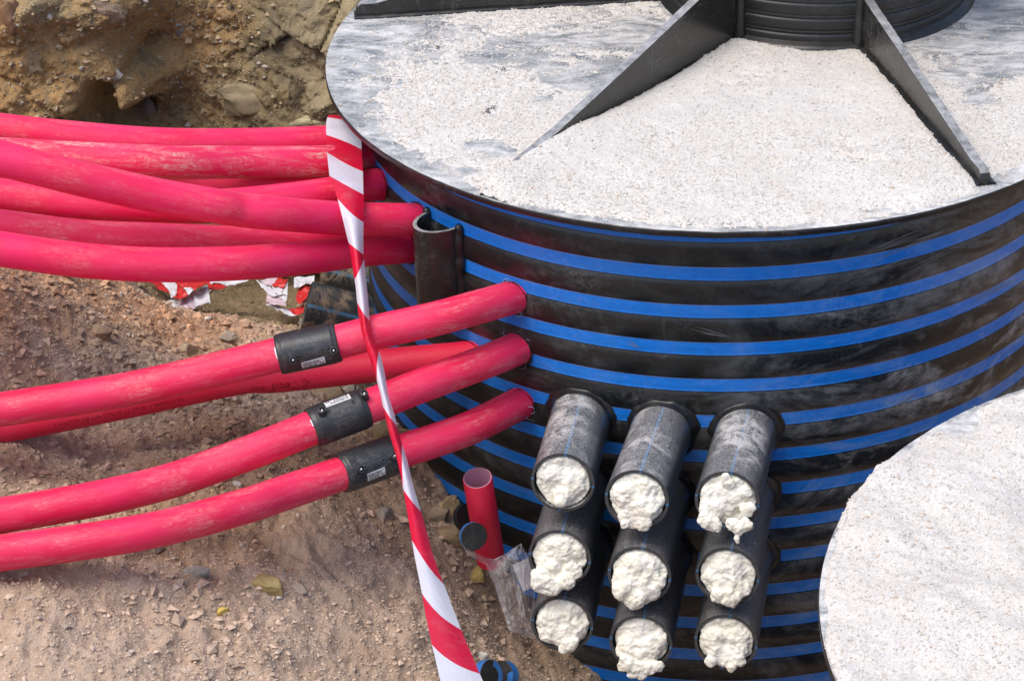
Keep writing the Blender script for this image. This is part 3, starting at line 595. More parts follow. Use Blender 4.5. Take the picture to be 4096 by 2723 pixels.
for s_ in (-1, 1):
    z_ = np.linspace(-.118, -.33, 60); pa = np.stack([*(cc[:2, None]+(tan*s_*.0475)[:2, None]+0*z_), z_], -1)
    pa[:, :2] += .0015*vn(z_*60, z_*0, 0, 3)[:, None]; aa = np.linspace(0, 2*np.pi, 14, endpoint=False); rr = .0105*(1+.22*vn(z_*45, z_*0, 0, 6)); rr[:3] *= np.array([.3, .7, .9])
    ps.append(((pa[:, None]+rr[:, None, None]*(np.cos(aa)[None, :, None]*rad+np.sin(aa)[None, :, None]*tan)).reshape(-1, 3), gridF(60, 14, True)))
V, F = join(ps); obj('weld_bead', mesh_np('weld_bead', V, F, M_collar, True), ch)

T2C = (.887, -1.681, -.15); T2R = .730
T2 = empty('storage_tank', (T2C[0], T2C[1], -1.35), 'second black round tank at lower right, its flat lid fully covered in grit', 'tank'); bpy.context.view_layer.update()
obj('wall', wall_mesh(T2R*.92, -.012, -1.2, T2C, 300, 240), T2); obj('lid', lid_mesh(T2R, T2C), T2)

# ------------------------------------------------------------------ grit lying on the lids
def seg_d(x, y, a, b):
    a, b = np.array(a), np.array(b); d = b-a; t = np.clip(((x-a[0])*d[0]+(y-a[1])*d[1])/(d@d), 0, 1); return np.hypot(x-a[0]-t*d[0], y-a[1]-t*d[1]), t
def side(x, y, a, b): return (b[0]-a[0])*(y-a[1])-(b[1]-a[1])*(x-a[0])
G1a, G1b = (.028, .05), (-.409, -.637); G2a, G2b = (.29, .013), (.478, -.606); G3a, G3b = (-.115, .263), (-.765, .147)
bare = [(1150, 345, .045, .020, .012), (1090, 330, .03, .014, .008), (1170, 395, .05, .008, .008), (920, 250, .02, .01, -.004), (1340, 190, .10, .035, .007), (1200, 140, .14, .03, .005), (1450, 160, .08, .025, .008), (1380, 95, .15, .02, .005),
        (1740, 180, .035, .018, .008), (1950, 340, .03, .009, .010), (1975, 375, .04, .007, .010), (1690, 195, .03, .008, .005), (1800, 165, .03, .012, .004), (2210, 462, .030, .012, .012), (2020, 487, .05, .007, .007), (2080, 478, .06, .012, .006), (1250, 230, .02, .01, .006),
        (2290, 130, .09, .05, .010), (2220, 180, .06, .03, .008), (2340, 60, .08, .06, .008), (2250, 230, .04, .02, .006), (1070, 395, .03, .01, .007), (1040, 300, .02, .03, .0)]
bare = [(*PZ(a, b, 0)[:2], c, d, e) for a, b, c, d, e in bare]
def sand1(x, y):
    r = np.hypot(x, y); n1 = fbm(x*5, y*5, 0, 5, 201); n2 = fbm(x*24, y*30, 0, 5, 222, .6)
    d1, t1 = seg_d(x, y, G1a, G1b); d2, t2 = seg_d(x, y, G2a, G2b)
    mid = ss(-.012, .012, side(x, y, G1a, G1b))*ss(-.012, .012, -side(x, y, G2a, G2b))   # between the two front gussets
    h = .0030+.0026*n1+.0018*n2
    h = h + mid*(.0050+.003*n1 + .021*np.exp(-(d1/.085)**2)*ss(.38, .72, t1) + .004*np.exp(-(d1/.06)**2))
    h = h + (1-mid)*(.010*np.exp(-(d1/.06)**2)*ss(.5, .95, t1))
    lf = ss(-.50, -.78, x-.12*y); h = h - lf*(.0062+.010*n2)                              # the left edge stays bare
    h = h - (.0068+.010*n2+.006*fbm(x*70, y*70, 0, 3, 280))*ss(.745, .798, r) - .004*ss(.70, .80, r)*(1-mid)
    bk = ss(-.12, .10, y)*(1-mid); h = h - bk*(.0030+.006*np.clip(fbm(x*7, y*9, 0, 4, 240), 0, 1))
    h = h - .012*np.exp(-(np.maximum(np.hypot(x-NC[0], y-NC[1])-NR, 0)/.016)**2) - .010*np.exp(-(d1/.014)**2)*(1-ss(.6, .72, t1)) - .008*np.exp(-(d2/.017)**2)*mid - .003*np.exp(-(d2/.010)**2)
    for a, b, c, d, e in bare: h = h - e*np.exp(-((x-a)/c)**2-((y-b)/(d*1.7))**2)*(1+1.6*n2)
    h = h - .011*(1-ss(.0, .03, .8-r)) 
    return h + (.0010+.0016*ss(.006, .0, np.abs(h)))*fbm(x*95, y*95, 0, 3, 260)
def sand_sheet(name, fn, R, cen, step, label, ngr, seed, ymin=None):
    a = np.arange(-R, R+step, step); X, Y = np.meshgrid(a, a, indexing='ij'); H = fn(X, Y); r = np.hypot(X, Y); kr = np.where((r > R-.0022) & (r < R+.004), (R-.0022)/np.maximum(r, .01), 1); X = X*kr; Y = Y*kr; H = np.where(r > R+.004, -.006, H)
    m = len(a); F = gridF(m, m); hv = H.ravel(); rv = r.ravel(); ok = (hv[F].max(1) > -.0008) & (rv[F].max(1) < R+.004)
    F = F[ok]; used = np.unique(F); mp = np.zeros(m*m, int); mp[used] = np.arange(len(used))
    V = np.stack([X.ravel()+cen[0], Y.ravel()+cen[1], np.maximum(hv, -.003)+cen[2]+.0002], -1)[used]
    o = obj(name, mesh_np(name, V, mp[F], M_sand, True)); tag(o, label, 'grit', kind='stuff')
    rg = np.random.default_rng(seed); gx_ = rg.uniform(-R, R, ngr); gy_ = rg.uniform(-R, R, ngr); hh = fn(gx_, gy_); rr = np.hypot(gx_, gy_)
    k = (rr < R-.002) & ((hh > .0002) | (rg.random(ngr) < .07+.8*ss(-.0045, .0, hh))) & (rg.random(ngr) < .35+.65*ss(-.1, .3, fbm(gx_*4, gy_*4, 0, 3, 7)+.15))
    gx_, gy_, hh = gx_[k], gy_[k], hh[k]; s_ = .0010+.0014*rg.random(len(gx_))+.0022*rg.random(len(gx_))**10
    t_ = np.array([.65, .622, .570])*(.84+.24*rg.random((len(gx_), 1))); b_ = rg.random(len(gx_)) > .92; t_[b_] = np.array([.60, .48, .37])
    grains('loose_grain', np.stack([gx_+cen[0], gy_+cen[1], np.maximum(hh, 0)+cen[2]+s_*.25], -1), s_, np.clip(t_, 0, .85), M_grain, .75, seed, 'stuff', o)
    return o
sand_sheet('sand', sand1, .8, (0, 0, 0), .0026, 'white limestone grit spread between the gussets on the large tank lid', 110000, 5)
def sand2(x, y):
    r = np.hypot(x, y); n1 = fbm(x*4, y*4, 0, 4, 301); h = .014+.020*n1+.015*fbm(x*8, y*11, 0, 4, 305) + .0012*fbm(x*80, y*80, 0, 3, 309)
    h = h + .0030*np.sin(18*np.hypot(x-.5, y-.4)+4*fbm(x*3, y*3, 0, 2, 330))*ss(-.1, .3, fbm(x*2.5, y*2.5, 0, 2, 335)); h = np.maximum(h, .003) - .016*ss(T2R-.02, T2R+.001, r)*(.8+.8*fbm(x*30, y*30, 0, 3, 311))
    p = PZ(2205, 975, -.15); px, py = p[0]-T2C[0], p[1]-T2C[1]; h = h - .05*np.exp(-((x-px)/.026)**2-((y-py)/.022)**2)*(1+.9*fbm(x*40, y*40, 0, 3, 320))
    return h
sand_sheet('sand', sand2, T2R, T2C, .0034, 'white limestone grit heaped over the smaller tank lid at lower right', 60000, 6)

# ------------------------------------------------------------------ red conduits
def cyl_hit(px, py, p0, p1, R):
    d = ray(px, py); ax = nrm(p1-p0); o = CAM-p0; a = d-ax*(d@ax); b = o-ax*(o@ax); A, B, C_ = a@a, 2*a@b, b@b-R*R; D = max(B*B-4*A*C_, 0); t = (-B-D**.5)/2/A
    X = CAM+d*t; s_ = (X-p0)@ax; v = X-p0-ax*s_; n1 = nrm(np.cross((0, 0, 1), ax)); n2 = np.cross(ax, n1); return s_, math.atan2(v@n2, v@n1)
def text_mesh(s_, size, bold=False, italic=0.0):
    cu = bpy.data.curves.new('t', 'FONT'); cu.body = s_; cu.size = size; cu.shear = italic; cu.align_x = 'CENTER'; cu.align_y = 'CENTER'; cu.resolution_u = 2
    if bold: cu.offset = size*.018
    o = bpy.data.objects.new('t', cu); COL.objects.link(o); bpy.context.view_layer.update(); me = o.evaluated_get(bpy.context.evaluated_depsgraph_get()).to_mesh()
    V = np.array([v.co[:] for v in me.vertices]).reshape(-1, 3); me.calc_loop_triangles(); F = np.array([t.vertices[:] for t in me.loop_triangles]).reshape(-1, 3)
    o.to_mesh_clear(); bpy.data.objects.remove(o); bpy.data.curves.remove(cu); return V, F
RP = .0316
def pipe_world(pts, ext=1.4, inside=.10):
    """pts: picture x, y, distance, from the tank end outwards"""
    W_ = [P(*a) for a in pts]; d0 = nrm(W_[0]-W_[1]); rad_ = -nrm([W_[0][0], W_[0][1], 0]); W_ = [W_[0]+(d0*.85+rad_*.15)*inside]+W_
    d1 = nrm(W_[-1]-W_[-2]); d1 = nrm(d1*np.array([1, 1, .9])); W_ += [W_[-1]+d1*ext*.5, W_[-1]+d1*ext]
    return catmull(W_, 150)
GU = 'red conduits of the upper bundle'; GF = 'red conduits entering the tank front'
CONS = dict(
 u1=([(842, 322, 4.80), (751, 326, 4.73), (588, 332, 4.66), (367, 332, 4.56), (147, 315, 4.52), (0, 299, 4.50), (-150, 280, 4.48)], 'topmost red conduit of the bundle, against the rock face', M_red, GU),
 u2=([(856, 363, 4.735), (757, 372, 4.655), (560, 374, 4.57), (367, 373, 4.47), (184, 365, 4.44), (0, 356, 4.42), (-150, 346, 4.40)], 'red conduit with heavy beige scuffs, second from the top of the bundle', M_red_scuff, GU),
 u3=([(866, 404, 4.76), (750, 420, 4.68), (500, 430, 4.64), (300, 426, 4.62), (0, 410, 4.60), (-150, 400, 4.58)], 'shaded red conduit seen only as a sliver under the scuffed one', M_red, GU),
 u4=([(880, 424, 4.68), (837, 429, 4.645), (759, 446, 4.59), (650, 461, 4.53), (496, 475, 4.46), (367, 476, 4.42), (184, 468, 4.38), (0, 450, 4.36), (-150, 434, 4.34)], 'red conduit passing beneath the one that slants down from the left', M_red, GU),
 u5=([(970, 506, 4.55), (837, 505, 4.485), (782, 503, 4.45), (640, 492, 4.36), (551, 483, 4.33), (496, 474, 4.30), (367, 452, 4.26), (184, 411, 4.20), (110, 392, 4.18), (0, 364, 4.16), (-150, 322, 4.14)], 'red conduit slanting down across the bundle from upper left', M_red, GU),
 u6=([(925, 552, 4.66), (800, 560, 4.54), (650, 562, 4.47), (500, 558, 4.41), (367, 553, 4.36), (184, 545, 4.33), (0, 522, 4.30), (-150, 505, 4.28)], 'red conduit in shade just above the lowest one of the bundle', M_red_dusty, GU),
 u7=([(941, 569, 4.63), (840, 576, 4.545), (700, 594, 4.43), (551, 606, 4.33), (367, 610, 4.27), (184, 599, 4.23), (0, 573, 4.20), (-150, 548, 4.18)], 'lowest red conduit of the upper bundle, dipping in the middle', M_red, GU),
 f1=([(1183, 684, 4.437), (1080, 713, 4.372), (1000, 735, 4.345), (865, 765, 4.335), (776, 788, 4.335), (640, 817, 4.33), (400, 874, 4.32), (257, 903, 4.33), (0, 943, 4.31), (-150, 962, 4.30)], 'topmost of the three dusty jointed red conduits', M_red_dusty, GF),
 f1b=([(1078, 822, 4.58), (1000, 830, 4.57), (865, 842, 4.56), (633, 867, 4.54), (551, 871, 4.53), (275, 929, 4.50), (0, 983, 4.47), (-150, 1008, 4.45)], 'clean red conduit with dark print, behind the topmost jointed one', M_red_clean, GF),
 f2=([(1190, 803, 4.487), (1113, 835, 4.43), (964, 890, 4.36), (849, 936, 4.335), (719, 985, 4.31), (600, 1033, 4.28), (459, 1085, 4.26), (375, 1112, 4.23), (224, 1148, 4.18), (0, 1187, 4.13), (-150, 1207, 4.1)], 'middle one of the three dusty jointed red conduits', M_red_dusty, GF),
 f3=([(1196, 930, 4.545), (1071, 990, 4.44), (930, 1037, 4.385), (905, 1047, 4.375), (784, 1091, 4.33), (660, 1133, 4.27), (545, 1171, 4.20), (320, 1227, 4.12), (0, 1273, 4.07), (-150, 1292, 4.05)], 'lowest of the three dusty jointed red conduits', M_red_dusty, GF))
PIPES = {}
for k, (pts, lab, m_, gr) in CONS.items():
    path = pipe_world(pts); e = empty('red_conduit', path[len(path)//2], lab, 'conduit', gr); bpy.context.view_layer.update()
    o = obj('pipe', tube('pipe', path, RP, m_), e); PIPES[k] = (e, path)
def wall_hole(path, R, seed, drop=0.0):
    t, n1, n2, s_ = frames(path); rr = np.hypot(path[:, 0], path[:, 1]); i = int(np.argmax(rr > RB+.004)); c = path[i]+np.array([0, 0, -drop]); ax = t[i]
    th = np.linspace(0, 2*np.pi, 60, endpoint=False); ring = []
    for r_ in (R*.8, R*1.06+.0012*(1)):
        q_ = c+r_*(1+(.05*vn(np.cos(th)*3+seed, np.sin(th)*3, 0, seed) if r_ > R else 0))[:, None]*(np.cos(th)[:, None]*n1[i]+np.sin(th)[:, None]*n2[i]) if r_ > R else c+r_*(np.cos(th)[:, None]*n1[i]+np.sin(th)[:, None]*n2[i])
        for _ in range(8): r2 = np.hypot(q_[:, 0], q_[:, 1]); nx = (q_[:, :2]/r2[:, None])@ax[:2]; q_ = q_-((r2-(RB+.0062))/nx)[:, None]*ax
        ring.append(q_)
    return np.vstack(ring), gridF(2, 60, True)
ps = [wall_hole(PIPES[k][1], RP, i, d) for i, (k, d) in enumerate((('f1', .001), ('f2', .006), ('f3', .002), ('f1b', 0), ('u5', 0), ('u7', 0), ('u4', 0)))]
for V_, F_ in ps: obj('drilled_hole', mesh_np('drilled_hole', V_, F_, M_hole, True), T1)
def surf_map(path, R):
    t, n1, n2, s_ = frames(path)
    def f(sv, ph, off=0.0):
        C_ = np.stack([np.interp(sv, s_, path[:, i]) for i in range(3)], -1); A = np.stack([np.interp(sv, s_, n1[:, i]) for i in range(3)], -1); B = np.stack([np.interp(sv, s_, n2[:, i]) for i in range(3)], -1)
        return C_+(R+off)*(np.cos(ph)[..., None]*A+np.sin(ph)[..., None]*B)
    return f, s_
def find_on(path, px, py, R):
    """arc length and angle of the pipe surface seen at a picture point"""
    t, n1, n2, s_ = frames(path); f, _ = surf_map(path, R); best = None
    for ph in np.linspace(-math.pi, math.pi, 145):
        X = f(s_, np.full(len(s_), ph)); d = X-CAM; z = d@FW; x = (2048+FPX*(d@RT)/z)/K; y = (1361.5-FPX*(d@UP)/z)/K; c = path-CAM
        for i in np.nonzero((np.abs(x-px) < 12))[0]:
            fc = (X[i]-path[i])@(CAM-X[i]) > 0; e_ = (y[i]-py)**2+(x[i]-px)**2*.2+(0 if fc else 1e6)
            if best is None or e_ < best[0]: best = (e_, s_[i], ph)
    return best[1:]
# print along the clean conduit: it reads upside down, as laid
e, path = PIPES['f1b']; f, s_ = surf_map(path, RP)
def print_text(txt, x0, y0, size, mat, bold=False, italic=0.0, name='print', flip=True):
    sc0, ph0 = find_on(path, x0, y0, RP); V, F = text_mesh(txt, size, bold, italic); sg = -1 if flip else 1
    # path runs from the tank (right) to the left; angle grows over the top
    S_ = sc0 - sg*V[:, 0]; PH = ph0 + (sg*V[:, 1])/RP*UPSGN
    me = mesh_np(name, f(S_, PH, .0005), F, mat, False); return obj(name, me, e)
# does the angle grow upward on the camera-facing side?
_a = f(np.array([1.0]), np.array([2.6]))[0][2]; _b = f(np.array([1.0]), np.array([2.7]))[0][2]
sA, phA = find_on(path, 660, 890, RP); UPSGN = 1 if f(np.array([sA]), np.array([phA+.05]))[0][2] > f(np.array([sA]), np.array([phA]))[0][2] else -1
print_text('Tech', 664, 889, .026, M_redink, True, .25); print_text('Plast', 612, 898, .026, M_redink, False, .35); print_text('EJ', 714, 884, .024, M_redink, False, .4)
print_text('Tritec', 560, 905, .009, M_redink); print_text('00-019E898-1  00-62 T2 22 RL 3 WT EN ALLIN 8 2', 270, 950, .0115, M_redink)

# electrofusion couplers with terminals, barcode sticker and raised lettering
def coupler(key, a, b, terms, holes, quad, up, txt, blank=None):
    e, path = PIPES[key]; t, n1, n2, s_ = frames(path)
    sa, _ = find_on(path, *a, .0), 0; s0 = find_on(path, a[0], a[1], .0)[0]; s1 = find_on(path, b[0], b[1], .0)[0]
    if s0 > s1: s0, s1 = s1, s0
    R = .0374; prof = [(.001, RP+.0005), (0, RP+.004), (.002, R-.0012), (.010, R-.0004), (.0105, R), (.5, R), (.9, R)]
    sv = np.concatenate([s0+np.array([0, 0, .0015, .004, .010, .0105]), np.linspace(s0+.016, s1-.016, 22), s1-np.array([.0105, .010, .004, .0015, 0, 0])])
    rv = np.concatenate([[RP+.0003, R-.0025, R-.0012, R-.0006, R-.0002, R+.0003], np.full(22, R+.0003), [R+.0003, R-.0002, R-.0006, R-.0012, R-.0025, RP+.0003]])
    f, _ = surf_map(path, 0.0); th = np.linspace(-np.pi/2, 1.5*np.pi, 73)
    V = np.stack([f(np.full(73, s1_), th, 0.0)*0 + (lambda C_: C_)(f(np.full(73, s1_), th, r_)) for s1_, r_ in zip(sv, rv)]); V = V.reshape(-1, 3)
    cme = mesh_np('coupler', V, gridF(len(sv), 73)[:, ::-1], M_coupler, True, uv=np.stack(np.broadcast_arrays(sv[:, None], th[None]*R), -1).reshape(-1, 2)); add_edge_sharp(cme, 45)
    c = obj('coupler', cme, e); fr, _ = surf_map(path, R); sgn = 1 if up else -1
    for (tx, ty) in terms:
        st, pt = find_on(path, tx, ty, R); base = fr(np.array([st]), np.array([pt]))[0]; cen = f(np.array([st]), np.array([0.0]))[0]
        nrm_ = nrm(base-(path[np.argmin(np.linalg.norm(path-base, axis=1))])); nrm_ = nrm(nrm_*.8+np.array([0, -.12, .35]))
        V, F = revolve([(.0080, -.003), (.0078, .004), (.0070, .011), (.0066, .0135), (.0050, .0138), (.0046, .012), (.0044, .002)], 24, base, nrm_)
        to = obj('terminal', mesh_np('terminal', V, F, M_coupler, True), c); add_edge_sharp(to.data, 40)
        V, F = revolve([(.0019, 0), (.0019, .0112), (.0012, .0118), (0, .0119)], 14, base, nrm_); V2, F2 = revolve([(.0046, .003), (0, .003)], 20, base, nrm_)
        VV = np.vstack([V, V2]); FF = np.vstack([F, F2+len(V)]); mi = [0]*len(F)+[1]*len(F2); obj('terminal_pin', mesh_np('terminal_pin', VV, FF, [M_pin, M_hole], True, mi=mi), c)
    for (tx, ty) in holes:
        st, pt = find_on(path, tx, ty, R); base = fr(np.array([st]), np.array([pt]))[0]; nn_ = nrm(base-path[np.argmin(np.linalg.norm(path-base, axis=1))])
        V, F = revolve([(.0040, -.001), (.0038, .0018), (.0024, .0020), (.0020, .0008), (0, .0006)], 16, base, nn_); obj('fusion_indicator', mesh_np('fusion_indicator', V, F, [M_coupler, M_hole], True, mi=[0]*48+[1]*16), c)
    # sticker
    (c1, p1) = find_on(path, *quad[0], R); (c2, p2) = find_on(path, *quad[1], R); sm, pm = (c1+c2)/2, p1; hw = abs(c1-c2)/2; hh = quad[2]/R/2; sg = sgn*UPSGN
    def patch(u0, u1, v0, v1, off, nu=2, nv=6):
        U_, V_ = np.meshgrid(np.linspace(u0, u1, nu), np.linspace(v0, v1, nv), indexing='ij'); pmid = np.interp(sm - sgn*U_*hw, sorted((c1, c2)), [p for _, p in sorted(((c1, p1), (c2, p2)))])
        return fr(sm - sgn*U_*hw, pmid + sg*V_*hh, off).reshape(-1, 3), gridF(nu, nv)
    V, F = patch(-1, 1, -1, 1, .0005, 10, 10); ps = [(V, F)]; mi = [0]*len(F); rg = random.Random(len(key)+int(a[0]))
    for (v0, v1, u0, u1) in ((-.05, .78, -.88, .62), (-.85, -.15, -.88, .30)):
        u = u0
        while u < u1:
            wd = rg.choice((.018, .03, .045)); V, F = patch(u, min(u+wd, u1), v0, v1, .0009); ps.append((V, F)); mi += [1]*len(F); u += wd+rg.choice((.022, .03, .05))
    for (u0, u1, v0, v1) in ((.42, .48, -.5, -.25), (.55, .70, -.32, -.22), (.76, .92, -.32, -.22), (.55, .92, -.55, -.45), (.55, .92, -.78, -.70), (.68, .80, .55, .75), (.84, .92, .55, .75)):
        V, F = patch(u0, u1, v0, v1, .0009); ps.append((V, F)); mi += [1]*len(F)
    V, F = join(ps); obj('sticker', mesh_np('sticker', V, F[0], [M_white, M_ink], True, mi=mi), c)
    for s2, tx, ty, size in txt:
        st, pt = find_on(path, tx, ty, R); V, F = text_mesh(s2, size, False, 0)
        if len(V): obj('raised_lettering', mesh_np('raised_lettering', fr(st - sgn*V[:, 0], pt + sg*V[:, 1]/R, .0004), F, M_letter, False), c)
    return c
M_letter = plain('raised_plastic', (.085, .088, .09), .35)
coupler('f1', (640, 817), (776, 788), [(668, 829), (770, 806)], [(688, 821), (750, 806)], ((691, 843), (752, 829), .0165), True, [('FRIALEN', 706, 783, .0125), ('Safety Fitting', 700, 797, .0085), ('d 63', 722, 810, .0075), ('PE100', 745, 820, .006)])
coupler('f2', (719, 985), (849, 936), [(749, 952), (838, 914)], [(763, 947), (817, 925)], ((745, 933), (804, 912), .0150), False, [('FRIALEN', 790, 967, .0125), ('Safety Fitting', 784, 953, .0085), ('d 63', 776, 945, .0065)])
coupler('f3', (784, 1091), (905, 1047), [(826, 1083), (903, 1052)], [(842, 1076), (886, 1060)], ((845, 1100), (893, 1083), .0165), True, [('FRIALEN', 851, 1057, .0115), ('Safety Fitting', 849, 1068, .0085), ('d 63', 880, 1072, .0065)])
# white marker strokes on the conduits beside the couplers
for key, pts in (('f1', [(627, 800), (632, 812), (636, 826)]), ('f2', [(712, 966), (720, 972), (727, 981)])):
    e, path = PIPES[key]; fr, _ = surf_map(path, RP); sp_ = [find_on(path, *q_, RP) for q_ in pts]; S_ = np.array([a for a, b in sp_]); H_ = np.array([b for a, b in sp_]); tt_ = np.linspace(0, 2, 12)
    S2 = np.interp(tt_, range(3), S_); H2 = np.interp(tt_, range(3), H_); wd = .0022*np.array([.3]+[1]*10+[.4]); A = fr(S2-wd, H2, .0004); B = fr(S2+wd, H2, .0004); obj('marker_stroke', mesh_np('marker_stroke', np.stack([A, B], 1).reshape(-1, 3), gridF(12, 2), M_white, True), e)
# curled shavings round the drilled holes
rg = random.Random(4)
shv = []
for (px, py, d) in [(1178, 655, 4.42), (1195, 690, 4.42), (1190, 720, 4.43), (1165, 770, 4.47), (1205, 795, 4.47), (1200, 830, 4.47), (1218, 960, 4.53), (1180, 905, 4.53), (890, 400, 4.66), (960, 480, 4.53)]:
    for k in range(6):
        p0 = P(px+rg.uniform(-8, 8), py+rg.uniform(-9, 9), d-.004); L_ = rg.uniform(.008, .022); ph = rg.uniform(0, 6.28); t_ = np.linspace(0, 1, 9); cu = rg.uniform(1, 5)
        pa = p0 + L_*.45*np.stack([np.cos(ph+cu*t_)-math.cos(ph), -.25*t_, np.sin(ph+cu*t_)-math.sin(ph)], -1); a3 = np.linspace(0, 2*np.pi, 4)[:3]
        tb, b1, b2, _ = frames(pa+np.array([1e-5, 0, 0])*t_[:, None]); V = (pa[:, None]+.0005*(np.cos(a3)[None, :, None]*b1[:, None]+np.sin(a3)[None, :, None]*b2[:, None])).reshape(-1, 3)
        if np.isfinite(V).all(): shv.append((V, gridF(9, 3, True)))
V, F = join(shv); o = obj('shaving', mesh_np('shaving', V, F[0], [M_fuzz, M_fuzzb], True, mi=np.repeat(np.arange(len(shv)) % 4 == 0, len(shv[0][1])).astype(int))); tag(o, 'fine curled plastic shavings clinging round the drilled holes in the tank wall', 'shavings', kind='stuff')

# ------------------------------------------------------------------ black pipe stubs with foam
RBP = .0568
def foam(c, ax, seed, blobs):
    """blobs: (right, up, out, radius) in the mouth plane; merged by voxel remesh then roughened"""
    ax = nrm(ax); rt = nrm(np.cross(ax, (0, 0, 1))); rt = rt if rt[0] > 0 else -rt; up_ = np.cross(rt, ax); up_ = up_ if up_[2] > 0 else -up_
    bm = bmesh.new()
    for (a, b, o_, r_) in blobs:
        inn = math.hypot(a, b) < .036; a, b, r_, o_ = a*(1.0 if inn else 1.02), b*(1.0 if inn else 1.0), r_*(1.05 if inn else .98), (o_-.45*r_ if inn else o_-.1*r_); m_ = Matrix.Translation(Vector(c+rt*a+up_*b+ax*o_))@(Vector(ax).to_track_quat('Z', 'Y').to_matrix().to_4x4()@Matrix.Diagonal((r_, r_, r_*.50, 1))); bmesh.ops.create_icosphere(bm, subdivisions=3, radius=1, matrix=m_)
    m_ = Matrix.Translation(Vector(c-ax*.0265))@Vector(ax).to_track_quat('Z', 'Y').to_matrix().to_4x4(); bmesh.ops.create_cone(bm, cap_ends=True, segments=32, radius1=.0500, radius2=.0490, depth=.045, matrix=m_)
    me = bpy.data.meshes.new('f'); bm.to_mesh(me); bm.free(); o = bpy.data.objects.new('f', me); COL.objects.link(o); rm = o.modifiers.new('r', 'REMESH'); rm.mode = 'VOXEL'; rm.voxel_size = .0014
    sm = o.modifiers.new('s', 'SMOOTH'); sm.iterations = 16; sm.factor = .8
    bpy.context.view_layer.update(); ev = o.evaluated_get(bpy.context.evaluated_depsgraph_get()).to_mesh(); n_ = len(ev.vertices)
    V = np.empty(n_*3); ev.vertices.foreach_get('co', V); V = V.reshape(-1, 3); Nn = np.empty(n_*3); ev.vertices.foreach_get('normal', Nn); Nn = Nn.reshape(-1, 3)
    F4 = np.array([p.vertices[:] for p in ev.polygons if len(p.vertices) == 4]); o.to_mesh_clear(); bpy.data.objects.remove(o)
    lump = .5-np.abs(fbm(V[:, 0]*30+seed, V[:, 1]*30, V[:, 2]*30, 4, seed))*3; fine = fbm(V[:, 0]*130, V[:, 1]*130+seed, V[:, 2]*130, 4, seed+3, .6)
    outk = ss(-.022, -.006, (V-c)@ax)
    return V + Nn*((lump*.0024 + fine*.0017 + .0034*fbm(V[:, 0]*70+seed, V[:, 1]*70, V[:, 2]*70, 4, seed+8))*outk)[:, None], F4
def rand_blobs(sd, spread=.026, drop=0.0, n_=11, rr=(.013, .024), out=.006):
    g_ = random.Random(sd); L = []
    for i in range(n_):
        a = g_.uniform(0, 6.28); r_ = spread*math.sqrt(g_.random()); L.append((r_*math.cos(a), r_*math.sin(a)-.002, g_.uniform(-.004, out), g_.uniform(*rr)))
    for i in range(int(drop*6)): L.append((g_.uniform(-.022, .018), -.030-g_.random()*.022*drop, g_.uniform(.006, .014), g_.uniform(.010, .017)))
    return L
rows = {'A': -.456, 'B': -.603, 'C': -.738}; cols = {1: (1339, 961), 2: (1526, 989), 3: (1720, 999)}
mouth = dict(A1=(1296, 1111), A2=(1467, 1150), A3=(1675, 1153), B1=(1289, 1285), B2=(1473, 1324), B3=(1676, 1326), C1=(1295, 1437), C2=(1476, 1480), C3=(1672, 1479))
FB = dict(A1=[(.0, .006, .0, .030), (.016, -.006, .004, .026), (-.014, .010, .002, .022), (.004, -.024, .008, .020), (-.002, -.036, .008, .012), (.026, .010, .0, .018), (-.026, .008, -.006, .016)],
 A2=[(-.018, .006, .010, .024), (.012, .016, .004, .024), (.010, -.014, .012, .028), (-.008, -.034, .012, .022), (.012, -.040, .010, .018), (-.018, -.046, .014, .010), (.028, -.004, .002, .018), (-.028, -.002, 0, .018)],
 A3=[(0, .004, .004, .036), (-.026, -.016, .010, .022), (-.034, -.036, .014, .017), (-.02, -.044, .014, .015), (.014, -.040, .016, .015), (.022, -.046, .018, .012), (.034, -.036, .016, .014), (.020, -.062, .018, .0055), (.022, -.070, .018, .004), (-.002, .044, .004, .010), (.002, .036, .004, .012), (.036, -.01, .008, .015), (.032, .02, .002, .012), (-.036, .010, .0, .012)],
 B1=[(0, .010, .004, .036), (-.018, -.022, .012, .024), (-.032, -.036, .018, .020), (-.036, -.050, .020, .014), (-.012, -.050, .018, .020), (.014, -.040, .014, .018), (.024, -.022, .010, .018), (-.044, -.026, .014, .010), (.026, .012, .002, .018), (-.026, -.056, .018, .012)],
 B2=[(0, .008, .008, .038), (-.014, -.018, .014, .030), (-.026, -.026, .016, .022), (.012, -.024, .014, .028), (-.006, -.040, .016, .022), (-.030, -.010, .012, .020), (.030, -.008, .010, .016)],
 B3=[(0, .006, .004, .038), (0, -.016, .010, .034), (.006, -.036, .012, .020), (-.012, -.034, .012, .016), (.024, -.022, .010, .018), (-.024, -.006, .004, .018), (.010, -.044, .012, .012)],
 C1=[(-.018, .004, .006, .026), (.010, .016, .004, .026), (.020, -.006, .008, .024), (-.004, -.020, .010, .024), (-.024, -.022, .010, .018), (.014, -.038, .012, .016), (.004, -.046, .012, .010), (.024, -.034, .010, .012), (-.030, .004, .004, .016)],
 C2=[(-.004, .010, .002, .034), (-.018, -.014, .010, .028), (.008, -.016, .012, .028), (-.022, -.038, .014, .018), (-.004, -.046, .014, .018), (.016, -.042, .014, .016), (.034, -.036, .014, .012), (-.012, -.058, .014, .011), (.004, -.060, .014, .011), (.028, .004, .004, .016), (-.032, -.044, .014, .012)],
 C3=[(-.020, .004, .006, .022), (.018, .008, .004, .024), (.022, -.014, .008, .020), (0, -.030, .010, .020), (-.014, -.020, .010, .020), (-.024, -.036, .010, .012), (.010, -.046, .010, .010), (-.004, .006, -.006, .018), (.026, -.030, .008, .014), (-.030, -.010, .004, .014)])
